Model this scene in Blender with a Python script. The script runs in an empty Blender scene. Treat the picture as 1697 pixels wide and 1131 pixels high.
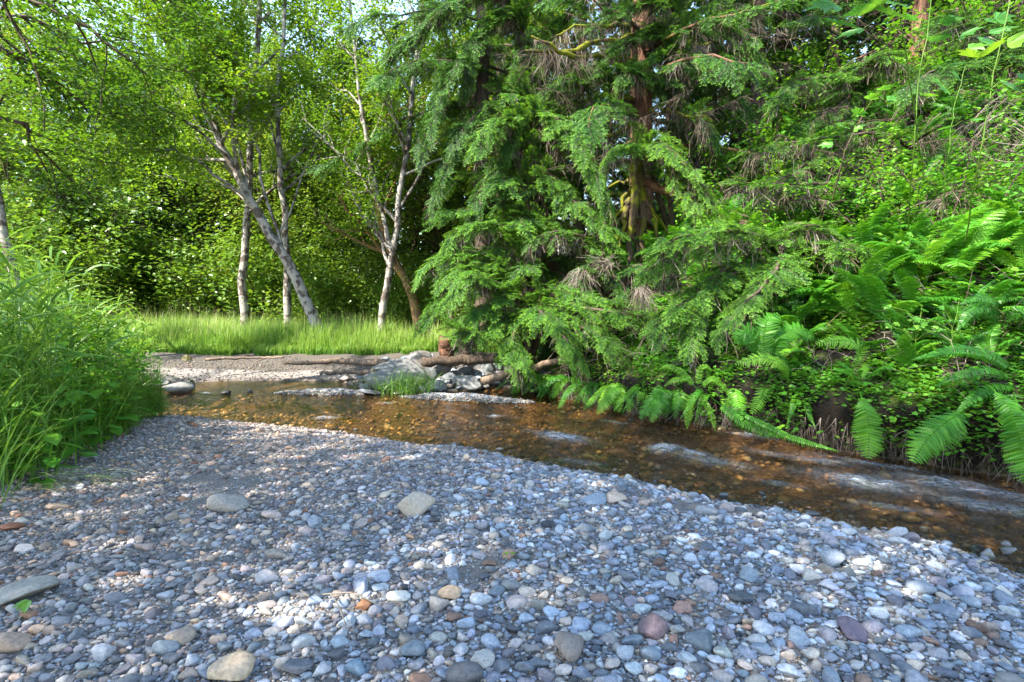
import bpy, math, random
import numpy as np
from math import radians as R, sin, cos, pi
from mathutils import Vector, Matrix, noise as mnoise
C = bpy.context.scene
# ------------------------------------------------ camera, world, sun, exposure
PITCH = R(4.42); CAMZ = 1.6; FPX = 848.5
cam_d = bpy.data.cameras.new('camera'); cam = bpy.data.objects.new('camera', cam_d); C.collection.objects.link(cam)
cam_d.lens = 18.0; cam_d.sensor_width = 36.0; cam_d.clip_start = 0.05; cam_d.clip_end = 600
cam.location = (0, 0, CAMZ); cam.rotation_euler = (pi / 2 - PITCH, 0, 0); C.camera = cam
SUN_EL = R(48); SUN_AZ = R(-124)            # azimuth from +Y towards +X : the sun stands to the left
sd = Vector((sin(SUN_AZ) * cos(SUN_EL), cos(SUN_AZ) * cos(SUN_EL), sin(SUN_EL)))
w = bpy.data.worlds.new('World'); C.world = w; w.use_nodes = True
nt = w.node_tree; nt.nodes.clear()
sky = nt.nodes.new('ShaderNodeTexSky'); sky.sky_type = 'NISHITA'; sky.sun_disc = False
sky.sun_elevation = SUN_EL; sky.sun_rotation = SUN_AZ; sky.air_density = 1.3; sky.dust_density = 0.6
bg = nt.nodes.new('ShaderNodeBackground'); bg.inputs[1].default_value = 0.15
wo = nt.nodes.new('ShaderNodeOutputWorld'); nt.links.new(sky.outputs[0], bg.inputs[0]); nt.links.new(bg.outputs[0], wo.inputs[0])
sl = bpy.data.lights.new('sun', 'SUN'); sl.energy = 4.3; sl.angle = R(0.55); sl.color = (1.0, 0.93, 0.80)
so = bpy.data.objects.new('sun', sl); C.collection.objects.link(so); so.rotation_euler = sd.to_track_quat('Z', 'Y').to_euler()
C.view_settings.view_transform = 'Standard'; C.view_settings.look = 'None'; C.view_settings.gamma = 1.0
C.view_settings.exposure = 2.48
cy = C.cycles; cy.max_bounces = 7; cy.diffuse_bounces = 4; cy.glossy_bounces = 2; cy.transmission_bounces = 4
cy.transparent_max_bounces = 8; cy.sample_clamp_indirect = 4.0; cy.use_denoising = True
cy.caustics_reflective = False; cy.caustics_refractive = False

def px(x, y, Y):                              # world point seen at photo pixel (x, y) at depth Y
    u = (x - 848.5) / FPX; v = (565.5 - y) / FPX
    d = (u, cos(PITCH) + v * sin(PITCH), -sin(PITCH) + v * cos(PITCH)); t = Y / d[1]
    return np.array((d[0] * t, Y, CAMZ + d[2] * t))
def gp(x, y, z=0.0):                          # point of the level z seen at photo pixel
    u = (x - 848.5) / FPX; v = (565.5 - y) / FPX
    d = (u, cos(PITCH) + v * sin(PITCH), -sin(PITCH) + v * cos(PITCH)); t = (z - CAMZ) / d[2]
    return np.array((d[0] * t, d[1] * t, z))
def to_px(p):
    X, Y, Z = p[..., 0], p[..., 1], p[..., 2] - CAMZ
    f = Y * cos(PITCH) - Z * sin(PITCH); u = Y * sin(PITCH) + Z * cos(PITCH)
    return 848.5 + FPX * X / f, 565.5 - FPX * u / f

# ------------------------------------------------ mesh helpers
class Geo:
    def __init__(s): s.flat = []; s.V = []; s.F = {3: [], 4: []}; s.T = []; s.n = 0
    def add(s, V, F, t=0.5):
        V = np.asarray(V, float).reshape(-1, 3)
        if len(V) == 0: return
        if not isinstance(F, (list, tuple)): F = [F]
        for f in F:
            f = np.asarray(f, int)
            if f.size: s.F[f.shape[1]].append(f + s.n)
        t = np.asarray(t, float)
        if t.ndim == 0: t = np.full((len(V), 3), float(t))
        elif t.ndim == 1: t = np.repeat(t[:, None], 3, 1)
        s.V.append(V); s.T.append(t); s.n += len(V)
    def arrays(s):
        V = np.concatenate(s.V) if s.V else np.zeros((0, 3)); T = np.concatenate(s.T) if s.T else np.zeros((0, 3))
        return V, [np.concatenate(s.F[k]) for k in (3, 4) if s.F[k]], T
    def build(s, name, mat, parent=None, smooth=False, mesh_only=False):
        V, Fs, T = s.arrays()
        me = bpy.data.meshes.new(name); me.vertices.add(len(V)); me.vertices.foreach_set('co', V.astype(np.float32).ravel())
        nl = sum(f.size for f in Fs); npo = sum(len(f) for f in Fs)
        me.loops.add(nl); me.polygons.add(npo)
        me.loops.foreach_set('vertex_index', np.concatenate([f.ravel() for f in Fs]).astype(np.int32))
        st = []; o = 0
        for f in Fs: st.append(o + np.arange(len(f)) * f.shape[1]); o += f.size
        me.polygons.foreach_set('loop_start', np.concatenate(st).astype(np.int32))
        if smooth: me.polygons.foreach_set('use_smooth', np.ones(npo, bool))
        else: me.polygons.foreach_set('use_smooth', np.zeros(npo, bool))
        if s.flat and smooth:
            fl = np.ones(npo, bool)
            for a, b in s.flat: fl[a:b] = False
            me.polygons.foreach_set('use_smooth', fl)
        me.update(calc_edges=True)
        a = me.color_attributes.new('tint', 'FLOAT_COLOR', 'POINT')
        a.data.foreach_set('color', np.concatenate([T, np.ones((len(T), 1))], 1).astype(np.float32).ravel())
        me.materials.append(mat)
        if mesh_only: return me
        return link(name, me, parent)
def link(name, me, parent=None):
    o = bpy.data.objects.new(name, me); C.collection.objects.link(o)
    if parent is not None: o.parent = parent
    return o
def tag(o, label=None, cat=None, group=None, kind=None):
    if label: o['label'] = label
    if cat: o['category'] = cat
    if group: o['group'] = group
    if kind: o['kind'] = kind
    return o
def thing(name, label, cat, loc=(0, 0, 0), group=None):
    o = bpy.data.objects.new(name, None); C.collection.objects.link(o); o.location = loc; o.empty_display_size = .2
    return tag(o, label, cat, group)
def copy_tree(o, parent=None):
    c = o.copy(); C.collection.objects.link(c)
    if parent is not None: c.parent = parent
    for ch in [x for x in KIDS.get(o.name, [])]: copy_tree(ch, c)
    return c
KIDS = {}
def kids(o, *ch):
    KIDS[o.name] = list(ch)
    return o
def stamp(g, TV, TF, M, P, t):
    """copies of a template: M (N,3,3), P (N,3), t (N,), (N,3) or (N,n,3)"""
    M = np.asarray(M); P = np.asarray(P); N = len(P)
    if N == 0: return
    V = np.einsum('nij,vj->nvi', M, TV) + P[:, None, :]
    n = len(TV); F = [(np.asarray(f)[None] + (np.arange(N) * n)[:, None, None]).reshape(-1, np.asarray(f).shape[1]) for f in TF]
    t = np.asarray(t, float)
    if t.ndim == 1: t = np.repeat(np.repeat(t[:, None, None], n, 1), 3, 2)
    elif t.ndim == 2: t = np.repeat(t[:, None, :], n, 1)
    g.add(V.reshape(-1, 3), F, t.reshape(-1, 3))
def norm(a): return a / np.maximum(np.linalg.norm(a, axis=-1, keepdims=True), 1e-9)
def frames(X, up, roll=None):
    """matrices whose columns are x (along X), y, z (near up)"""
    X = norm(X); Y = norm(np.cross(up, X)); Z = np.cross(X, Y)
    if roll is not None:
        c, s_ = np.cos(roll)[:, None], np.sin(roll)[:, None]; Y, Z = Y * c + Z * s_, Z * c - Y * s_
    return np.stack([X, Y, Z], 2)
def tube(g, P, rad, n=6, t=0.5, cap=False):
    P = np.asarray(P, float); m = len(P); rad = np.broadcast_to(np.asarray(rad, float), (m,))
    D = norm(np.gradient(P, axis=0)); ref = np.array((0.31, 0.17, 0.93)) if abs(D[0][2]) < .8 else np.array((0.93, 0.3, 0.1))
    X = norm(np.cross(D, ref)); Y = np.cross(D, X)
    a = np.arange(n) * 2 * pi / n
    V = P[:, None] + rad[:, None, None] * (np.cos(a)[None, :, None] * X[:, None] + np.sin(a)[None, :, None] * Y[:, None])
    i = np.arange(m - 1)[:, None] * n + np.arange(n)[None]; j = np.arange(m - 1)[:, None] * n + (np.arange(n)[None] + 1) % n
    F = np.stack([i, j, j + n, i + n], 2).reshape(-1, 4)
    V = V.reshape(-1, 3); Fs = [F]
    if cap:
        V = np.concatenate([V, P[:1], P[-1:]]); k = np.arange(n); c0, c1 = m * n, m * n + 1
        Fs.append(np.concatenate([np.stack([(k + 1) % n, k, np.full(n, c0)], 1), np.stack([(m - 1) * n + k, (m - 1) * n + (k + 1) % n, np.full(n, c1)], 1)]))
    g.add(V, Fs, t)
def vnoise(P, s=1.0, seed=0.0, oct=3):
    """cheap smooth value noise, -1..1, vectorised"""
    P = np.asarray(P, float) * s + seed * 17.31; out = np.zeros(P.shape[:-1]); amp = 1; tot = 0
    if P.shape[-1] == 2: P = np.concatenate([P, np.zeros(P.shape[:-1] + (1,))], -1)
    for k in range(oct):
        q = P * 2 ** k + k * 9.7; i = np.floor(q).astype(np.int64); f = q - i; f = f * f * (3 - 2 * f)
        def h(dx, dy, dz):
            n = (i[..., 0] + dx) * 374761393 + (i[..., 1] + dy) * 668265263 + (i[..., 2] + dz) * 2147483647
            n = (n ^ (n >> 13)) * 1274126177; n = n ^ (n >> 16)
            return (n & 0xffff) / 32767.5 - 1
        x0 = [[h(0, b, c) * (1 - f[..., 0]) + h(1, b, c) * f[..., 0] for c in (0, 1)] for b in (0, 1)]
        y0 = [x0[0][c] * (1 - f[..., 1]) + x0[1][c] * f[..., 1] for c in (0, 1)]
        out += amp * (y0[0] * (1 - f[..., 2]) + y0[1] * f[..., 2]); tot += amp; amp *= .5
    return out / tot
def sstep(a, b, x): t = np.clip((x - a) / (b - a), 0, 1); return t * t * (3 - 2 * t)

# ------------------------------------------------ materials
def mat_new(name):
    m = bpy.data.materials.new(name); m.use_nodes = True; m.node_tree.nodes.clear(); return m, m.node_tree
def nd(t, typ, **kw):
    n = t.nodes.new(typ)
    for k, v in kw.items():
        if k.startswith('i_'):
            key = k[2:]; key = int(key) if key.isdigit() else key.replace('_', ' ')
            if hasattr(v, 'is_output') or isinstance(v, bpy.types.NodeSocket): t.links.new(v, n.inputs[key])
            else: n.inputs[key].default_value = v
        else: setattr(n, k, v)
    return n
def ramp(t, fac, stops):
    r = t.nodes.new('ShaderNodeValToRGB'); t.links.new(fac, r.inputs[0]); e = r.color_ramp.elements
    while len(e) < len(stops): e.new(0.5)
    for k, (p, c) in zip(e, stops): k.position = p; k.color = (*c, 1)
    return r.outputs[0]
def mixc(t, f, a, b, mode='MIX'):
    n = t.nodes.new('ShaderNodeMix'); n.data_type = 'RGBA'; n.blend_type = mode
    for s, v in ((n.inputs[0], f), (n.inputs[6], a), (n.inputs[7], b)):
        if isinstance(v, bpy.types.NodeSocket): t.links.new(v, s)
        else: s.default_value = v if not isinstance(v, tuple) or len(v) == 4 else (*v, 1)
    return n.outputs[2]
def leaf_mat(name, stops, trans=0.4, rough=0.5, spec=0.3, tcol=1.5):
    """tint.r picks the leaf's own colour on the ramp"""
    m, t = mat_new(name)
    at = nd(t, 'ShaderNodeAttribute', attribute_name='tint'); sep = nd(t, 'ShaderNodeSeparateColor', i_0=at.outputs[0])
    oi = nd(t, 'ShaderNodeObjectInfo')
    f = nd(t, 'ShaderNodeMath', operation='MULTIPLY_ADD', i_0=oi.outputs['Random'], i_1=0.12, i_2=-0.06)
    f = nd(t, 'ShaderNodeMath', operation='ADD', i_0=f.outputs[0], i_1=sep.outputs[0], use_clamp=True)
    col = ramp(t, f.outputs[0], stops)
    d = nd(t, 'ShaderNodeBsdfPrincipled', i_Base_Color=col, i_Roughness=rough); d.inputs['Specular IOR Level'].default_value = spec
    tc = nd(t, 'ShaderNodeHueSaturation', i_Color=col, i_Value=tcol, i_Hue=0.485, i_Saturation=1.05)
    tr = nd(t, 'ShaderNodeBsdfTranslucent', i_Color=tc.outputs[0])
    mx = nd(t, 'ShaderNodeMixShader', i_0=trans, i_1=d.outputs[0], i_2=tr.outputs[0])
    nd(t, 'ShaderNodeOutputMaterial', i_0=mx.outputs[0]); return m
def bark_mat(name, c1, c2, moss=(0.09, 0.09, 0.01), mossamt=0.5, scale=6, white=None, stretch=0.25, moss_z=False):
    m, t = mat_new(name); tc = nd(t, 'ShaderNodeTexCoord')
    mp = nd(t, 'ShaderNodeMapping', i_Vector=tc.outputs['Object']); mp.inputs['Scale'].default_value = (1, 1, stretch)
    n1 = nd(t, 'ShaderNodeTexNoise', i_Vector=mp.outputs[0], i_Scale=scale * 4, i_Detail=6.0, i_Roughness=0.7)
    n2 = nd(t, 'ShaderNodeTexNoise', i_Vector=tc.outputs['Object'], i_Scale=scale * .35, i_Detail=5.0, i_Roughness=0.65)
    col = ramp(t, n1.outputs[0], [(0.35, c1), (0.65, c2)])
    if white:
        n3 = nd(t, 'ShaderNodeTexNoise', i_Vector=tc.outputs['Object'], i_Scale=scale * .9, i_Detail=4.0)
        f = nd(t, 'ShaderNodeMapRange', i_0=n3.outputs[0], i_1=0.44, i_2=0.52); col = mixc(t, f.outputs[0], col, white)
    at = nd(t, 'ShaderNodeAttribute', attribute_name='tint'); sep = nd(t, 'ShaderNodeSeparateColor', i_0=at.outputs[0])
    f = nd(t, 'ShaderNodeMath', operation='ADD', i_0=n2.outputs[0], i_1=sep.outputs[1])   # tint.g : moss growth
    f = nd(t, 'ShaderNodeMapRange', i_0=f.outputs[0], i_1=1.12 - mossamt * .3, i_2=1.2 - mossamt * .3)
    n4 = nd(t, 'ShaderNodeTexNoise', i_Vector=tc.outputs['Object'], i_Scale=40.0, i_Detail=3.0)
    mc = mixc(t, n4.outputs[0], tuple(c * .45 for c in moss), tuple(min(1, c * 1.7) for c in moss))
    col = mixc(t, f.outputs[0], col, mc)
    b = nd(t, 'ShaderNodeBump', i_Strength=0.8, i_Distance=0.02, i_Height=n1.outputs[0])
    p = nd(t, 'ShaderNodeBsdfPrincipled', i_Base_Color=col, i_Roughness=0.9, i_Normal=b.outputs[0]); p.inputs['Specular IOR Level'].default_value = .15
    nd(t, 'ShaderNodeOutputMaterial', i_0=p.outputs[0]); return m
def stone_mat(name, scale=60.0, bump=0.3, wetline=True):
    """tint = the stone's own colour; wet and darker close to the water"""
    m, t = mat_new(name); tc = nd(t, 'ShaderNodeTexCoord'); g = nd(t, 'ShaderNodeNewGeometry')
    at = nd(t, 'ShaderNodeAttribute', attribute_name='tint')
    n1 = nd(t, 'ShaderNodeTexNoise', i_Vector=g.outputs['Position'], i_Scale=scale, i_Detail=4.0, i_Roughness=0.7)
    n2 = nd(t, 'ShaderNodeTexNoise', i_Vector=g.outputs['Position'], i_Scale=scale * 5, i_Detail=2.0)
    k = ramp(t, n1.outputs[0], [(0.3, (.62, .62, .64)), (0.5, (1, 1, 1)), (0.72, (1.35, 1.33, 1.28))])
    col = mixc(t, 1.0, at.outputs[0], k, 'MULTIPLY')
    k2 = ramp(t, n2.outputs[0], [(0.32, (.75, .75, .75)), (0.6, (1.12, 1.12, 1.12))]); col = mixc(t, 1.0, col, k2, 'MULTIPLY')
    sp = nd(t, 'ShaderNodeSeparateXYZ', i_0=g.outputs['Position'])
    wz = nd(t, 'ShaderNodeMapRange', i_0=sp.outputs[2], i_1=0.03, i_2=0.085)
    col = mixc(t, wz.outputs[0], mixc(t, 1.0, col, (.5, .47, .42, 1), 'MULTIPLY'), col)
    rg = nd(t, 'ShaderNodeMapRange', i_0=wz.outputs[0], i_3=0.22, i_4=0.72)
    b = nd(t, 'ShaderNodeBump', i_Strength=bump, i_Distance=0.004, i_Height=n1.outputs[0])
    p = nd(t, 'ShaderNodeBsdfPrincipled', i_Base_Color=col, i_Roughness=rg.outputs[0], i_Normal=b.outputs[0]); p.inputs['Specular IOR Level'].default_value = .35
    nd(t, 'ShaderNodeOutputMaterial', i_0=p.outputs[0]); return m

# ------------------------------------------------ the lie of the land
near_px = [(1697, 962), (1560, 905), (1430, 880), (1300, 850), (1180, 832), (1060, 800), (960, 785), (850, 762), (760, 742), (700, 742), (560, 718), (430, 705), (300, 692), (220, 694)]
right_px = [(1697, 795), (1600, 782), (1500, 765), (1380, 748), (1250, 718), (1150, 703), (1040, 684), (980, 668), (930, 656), (870, 646)]
far_px = [(820, 640), (770, 648), (700, 652), (655, 652), (610, 645), (560, 632), (430, 631), (300, 634), (200, 636), (0, 640)]
A = [gp(*p)[:2] for p in near_px]; B = [gp(*p)[:2] for p in right_px]; D = [gp(*p)[:2] for p in far_px]
near_line = [np.array((13., -5.)), np.array((8., -1.2)), np.array((5., 1.3))] + A + [np.array((-7.5, 7.4)), np.array((-12., 8.2)), np.array((-40., 11.))]
right_line = [np.array((18., -4.)), np.array((12., .2)), np.array((8., 2.6))] + B
far_line = D + [np.array((-20., 12.)), np.array((-40., 15.))]
WATER = np.array(near_line + (right_line + far_line)[::-1])
toe = [gp(850, 618, .3)[:2], np.array((-.1, 13.)), np.array((-.4, 17.)), np.array((-1.5, 30.)), np.array((-4, 60.)), np.array((-10., 160.))]
HILL = np.array(right_line + toe + [np.array((200., 160.)), np.array((200., -4.))])
CENTER = np.array([(40, -18.), (10, -.8), (3.8, 3.8), (1.2, 6.7), (-1.5, 8.4), (-5, 9.3), (-12, 10.2), (-40, 13.)])
def seg_dist(P, L, closed):
    d = np.full(len(P), 1e9); n = len(L)
    for i in range(n if closed else n - 1):
        a, b = L[i], L[(i + 1) % n]; ab = b - a; t = np.clip(((P - a) @ ab) / max(ab @ ab, 1e-9), 0, 1)
        d = np.minimum(d, np.hypot(*(P - a - t[:, None] * ab).T))
    return d
def inside(P, L):
    c = np.zeros(len(P), bool); n = len(L)
    for i in range(n):
        a, b = L[i], L[(i + 1) % n]
        k = (a[1] > P[:, 1]) != (b[1] > P[:, 1])
        xi = a[0] + (P[:, 1] - a[1]) * (b[0] - a[0]) / (b[1] - a[1] if b[1] != a[1] else 1e-9)
        c ^= k & (P[:, 0] < xi)
    return c
ISL = [(gp(545, 652), .95, .17, .075, R(-3)), (gp(770, 662), 1.12, .16, .085, R(-14))]   # two narrow gravel islands
def terrain(P):
    P = np.asarray(P, float); shp = P.shape[:-1]; P = P.reshape(-1, 2)
    inw = inside(P, WATER); inh = inside(P, HILL) & ~inw; dw = seg_dist(P, WATER, True); dh = seg_dist(P, HILL, True)
    yc = np.interp(P[:, 0], CENTER[::-1][:, 0][::-1][::-1] if False else np.sort(CENTER[:, 0]), CENTER[np.argsort(CENTER[:, 0]), 1])
    nr = P[:, 1] < yc
    big = vnoise(P, .35, 1); med = vnoise(P, 1.3, 2); fin = vnoise(P, 4, 3)
    hn = .02 + .30 * (1 - np.exp(-dw / 1.1)) + .02 * med * np.minimum(dw, 1) + .012 * fin
    hf = .02 + .26 * sstep(0, 2.0, dw) + .14 * sstep(1.6, 3.0, dw) + .03 * med * np.minimum(dw, 1) + .03 * big * np.minimum(dw, 3)
    ww = .03 + .05 * np.clip(P[:, 0], 0, 3)
    bank = .48 * sstep(0, 1, np.clip(P[:, 0] / 3, .15, 1)) + .06
    # slope, easing off on top
    s = dh - .15; hh = np.where(inh, bank * sstep(.03, .26, dw) + .70 * np.clip(s, 0, 14) + .25 * np.clip(s - 14, 0, 60), 0)
    hh += np.where(inh, (.22 * big * np.minimum(dh, 2) + .10 * med * np.minimum(dh, 1) + .03 * fin), 0)
    hh = np.maximum(hh, np.where(P[:, 1] > 11, hf * 1.0, .02))
    hw = -.03 - .24 * sstep(0, .9, dw) + .04 * med * np.minimum(dw * 2, 1)
    for c, a, b, hgt, ang in ISL:
        q = P - c[:2]; u = q[:, 0] * cos(ang) + q[:, 1] * sin(ang); v = -q[:, 0] * sin(ang) + q[:, 1] * cos(ang)
        k = np.sqrt((u / a) ** 2 + (v / b) ** 2); hw = np.maximum(hw, hgt * (1 - k ** 1.5) + .03 * fin * np.clip(2 - k, 0, 1) * 1) * (k < 2.2) + hw * (k >= 2.2)
    h = np.where(inw, hw, np.where(inh, hh, np.where(nr, hn, hf)))
    return h.reshape(shp)
def hz(x, y): return float(terrain(np.array([(x, y)]))[0])
def on(x, y, dz=0): return np.array((x, y, hz(x, y) + dz))

def axis(knots):
    out = []
    for (a, b, s) in knots: out.append(np.arange(a, b - 1e-6, s))
    return np.concatenate(out + [[knots[-1][1]]])
xs = axis([(-200, -60, 10), (-60, -24, 2), (-24, -9, .4), (-9, 9, .06), (9, 24, .4), (24, 60, 2), (60, 200, 10)])
ys = axis([(-40, -6, 3), (-6, 1, .4), (1, 11.6, .05), (11.6, 16, .12), (16, 30, .5), (30, 60, 1.5), (60, 200, 7)])
GX, GY = np.meshgrid(xs, ys); P2 = np.stack([GX.ravel(), GY.ravel()], 1); H = terrain(P2)
inw = inside(P2, WATER); inh = inside(P2, HILL) & ~inw; dw = seg_dist(P2, WATER, True); dh = seg_dist(P2, HILL, True)
V = np.concatenate([P2, H[:, None]], 1)
# undercut: the lip of the right bank leans out over the water
lip = inh & (dw < .6) & (P2[:, 0] > 1.0)
e = 0.03; gx = seg_dist(P2 + (e, 0), WATER, True) - dw; gy = seg_dist(P2 + (0, e), WATER, True) - dw
gn = np.stack([gx, gy], 1) / e
out = .24 * sstep(.12, .5, H) * sstep(.6, .2, dw) * (1 + .5 * vnoise(P2, 2.2, 7)) * sstep(1.0, 2.4, P2[:, 0])
V[lip, :2] -= gn[lip] * out[lip][:, None]
nx, ny = len(xs), len(ys)
i = (np.arange(ny - 1)[:, None] * nx + np.arange(nx - 1)[None]); F = np.stack([i, i + 1, i + 1 + nx, i + nx], 2).reshape(-1, 4)
# zones: r = forest soil, g = meadow earth, b = stream bed; black = river gravel
T = np.zeros((len(V), 3)); T[:, 0] = inh * 1.0; T[:, 2] = inw * sstep(.0, .12, dw + .2 * (P2[:, 0] > 1.8) * (seg_dist(P2, np.array(right_line), False) < .3))
farm = (~inw) & (~inh) & (P2[:, 1] > 11.0)
T[:, 1] = np.where(farm, np.maximum(.72, sstep(2.0, 2.9, dw + .3 * vnoise(P2, 1.2, 4))), 0)
lft = (~inw) & (~inh) & (P2[:, 1] < 9); T[:, 1] = np.where(lft, sstep(-.2, .5, (-3.6 - .44 * (P2[:, 1] - 3.9)) - P2[:, 0] + .25 * vnoise(P2, 1.5, 5)) * .8, T[:, 1])
m, t = mat_new('earth'); geo = nd(t, 'ShaderNodeNewGeometry'); at = nd(t, 'ShaderNodeAttribute', attribute_name='tint'); sep = nd(t, 'ShaderNodeSeparateColor', i_0=at.outputs[0])
vo = nd(t, 'ShaderNodeTexVoronoi', i_Vector=geo.outputs['Position'], i_Scale=95.0); vo2 = nd(t, 'ShaderNodeTexVoronoi', i_Vector=geo.outputs['Position'], i_Scale=38.0)
na = nd(t, 'ShaderNodeTexNoise', i_Vector=geo.outputs['Position'], i_Scale=2.2, i_Detail=6.0, i_Roughness=.65); nb = nd(t, 'ShaderNodeTexNoise', i_Vector=geo.outputs['Position'], i_Scale=28.0, i_Detail=6.0, i_Roughness=.7)
hs = nd(t, 'ShaderNodeSeparateColor', i_0=vo.outputs['Color'])
grav = ramp(t, hs.outputs[0], [(0, (.09, .088, .09)), (.45, (.19, .18, .18)), (.8, (.26, .22, .19)), (1, (.38, .37, .37))])
grav = mixc(t, nb.outputs[0], grav, (.17, .145, .125, 1))
hs2 = nd(t, 'ShaderNodeSeparateColor', i_0=vo2.outputs['Color'])
bed = ramp(t, hs2.outputs[0], [(0, (.07, .048, .026)), (.4, (.19, .125, .055)), (.75, (.34, .22, .10)), (1, (.52, .40, .24))]); bed = mixc(t, na.outputs[0], bed, (.12, .07, .03, 1))
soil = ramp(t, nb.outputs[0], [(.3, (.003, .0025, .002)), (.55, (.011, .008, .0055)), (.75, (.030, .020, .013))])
mossf = nd(t, 'ShaderNodeMapRange', i_0=na.outputs[0], i_1=.47, i_2=.62); nz = nd(t, 'ShaderNodeSeparateXYZ', i_0=geo.outputs['Normal'])
mf = nd(t, 'ShaderNodeMapRange', i_0=nz.outputs[2], i_1=.35, i_2=.75); mm = nd(t, 'ShaderNodeMath', operation='MULTIPLY', i_0=mossf.outputs[0], i_1=mf.outputs[0])
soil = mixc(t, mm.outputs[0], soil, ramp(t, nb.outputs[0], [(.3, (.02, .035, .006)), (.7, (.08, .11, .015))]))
mead = ramp(t, nb.outputs[0], [(.3, (.022, .018, .012)), (.7, (.070, .055, .038))])
col = mixc(t, sep.outputs[0], grav, soil); col = mixc(t, sep.outputs[1], col, mead); col = mixc(t, sep.outputs[2], col, bed)
spz = nd(t, 'ShaderNodeSeparateXYZ', i_0=geo.outputs['Position']); wz = nd(t, 'ShaderNodeMapRange', i_0=spz.outputs[2], i_1=.0, i_2=.05)
col = mixc(t, wz.outputs[0], mixc(t, 1.0, col, (.6, .55, .5, 1), 'MULTIPLY'), col)
hgt = nd(t, 'ShaderNodeMath', operation='MULTIPLY_ADD', i_0=vo.outputs[0], i_1=-1.0, i_2=nb.outputs[0])
bp = nd(t, 'ShaderNodeBump', i_Strength=.9, i_Distance=.012, i_Height=hgt.outputs[0])
p = nd(t, 'ShaderNodeBsdfPrincipled', i_Base_Color=col, i_Roughness=.9, i_Normal=bp.outputs[0]); p.inputs['Specular IOR Level'].default_value = .2
nd(t, 'ShaderNodeOutputMaterial', i_0=p.outputs[0]); EARTH = m
g = Geo(); g.add(V, F, T); tag(g.build('ground', EARTH, smooth=True), kind='structure')
GV = V.copy()
# ------------------------------------------------ water
m, t = mat_new('stream_water'); geo = nd(t, 'ShaderNodeNewGeometry')
at = nd(t, 'ShaderNodeAttribute', attribute_name='tint'); sep = nd(t, 'ShaderNodeSeparateColor', i_0=at.outputs[0])
mp = nd(t, 'ShaderNodeMapping', i_Vector=geo.outputs['Position'], vector_type='TEXTURE'); mp.inputs['Rotation'].default_value = (0, 0, R(-33)); mp.inputs['Scale'].default_value = (1.0, .26, 1)
n1 = nd(t, 'ShaderNodeTexNoise', i_Vector=mp.outputs[0], i_Scale=2.6, i_Detail=3.0, i_Roughness=.55, i_Distortion=.5)
n2 = nd(t, 'ShaderNodeTexNoise', i_Vector=mp.outputs[0], i_Scale=7.5, i_Detail=3.0, i_Roughness=.6, i_Distortion=.8)
mpb = nd(t, 'ShaderNodeMapping', i_Vector=geo.outputs['Position'], vector_type='TEXTURE'); mpb.inputs['Rotation'].default_value = (0, 0, R(-28)); mpb.inputs['Scale'].default_value = (1.0, .14, 1)
n3 = nd(t, 'ShaderNodeTexNoise', i_Vector=mpb.outputs[0], i_Scale=11.0, i_Detail=5.0, i_Roughness=.7, i_Distortion=1.0)
hh = nd(t, 'ShaderNodeMath', operation='MULTIPLY_ADD', i_0=n2.outputs[0], i_1=.45, i_2=n1.outputs[0]); hh = nd(t, 'ShaderNodeMath', operation='MULTIPLY_ADD', i_0=n3.outputs[0], i_1=.16, i_2=hh.outputs[0])
bs = nd(t, 'ShaderNodeMapRange', i_0=sep.outputs[1], i_3=.25, i_4=1.0)
bp = nd(t, 'ShaderNodeBump', i_Strength=bs.outputs[0], i_Distance=.06, i_Height=hh.outputs[0])
fr = nd(t, 'ShaderNodeFresnel', i_IOR=1.33, i_Normal=bp.outputs[0])
gl = nd(t, 'ShaderNodeBsdfGlossy', i_Roughness=.09, i_Normal=bp.outputs[0]); gl.inputs[0].default_value = (.95, .97, 1, 1)
tr = nd(t, 'ShaderNodeBsdfTransparent'); tr.inputs[0].default_value = (.86, .76, .58, 1)
mx = nd(t, 'ShaderNodeMixShader', i_0=fr.outputs[0], i_1=tr.outputs[0], i_2=gl.outputs[0])
n5 = nd(t, 'ShaderNodeTexNoise', i_Vector=mpb.outputs[0], i_Scale=30.0, i_Detail=4.0, i_Roughness=.7, i_Distortion=1.5); nm = nd(t, 'ShaderNodeMath', operation='MULTIPLY_ADD', i_0=n5.outputs[0], i_1=.6, i_2=n3.outputs[0])
fo = nd(t, 'ShaderNodeMapRange', i_0=nm.outputs[0], i_1=.73, i_2=.98); f2 = nd(t, 'ShaderNodeMath', operation='MULTIPLY', i_0=fo.outputs[0], i_1=sep.outputs[0], use_clamp=True)
fd = nd(t, 'ShaderNodeBsdfDiffuse', i_Normal=bp.outputs[0]); fd.inputs[0].default_value = (.62, .68, .74, 1)
mx2 = nd(t, 'ShaderNodeMixShader', i_0=f2.outputs[0], i_1=mx.outputs[0], i_2=fd.outputs[0])
nd(t, 'ShaderNodeOutputMaterial', i_0=mx2.outputs[0]); WATERM = m
wx = axis([(-40, -9, .5), (-9, 9, .05), (9, 16, .3)]); wy = axis([(-6, 1.5, .3), (1.5, 11.5, .045), (11.5, 18, .4)])
X, Y = np.meshgrid(wx, wy); W2 = np.stack([X.ravel(), Y.ravel()], 1)
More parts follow.
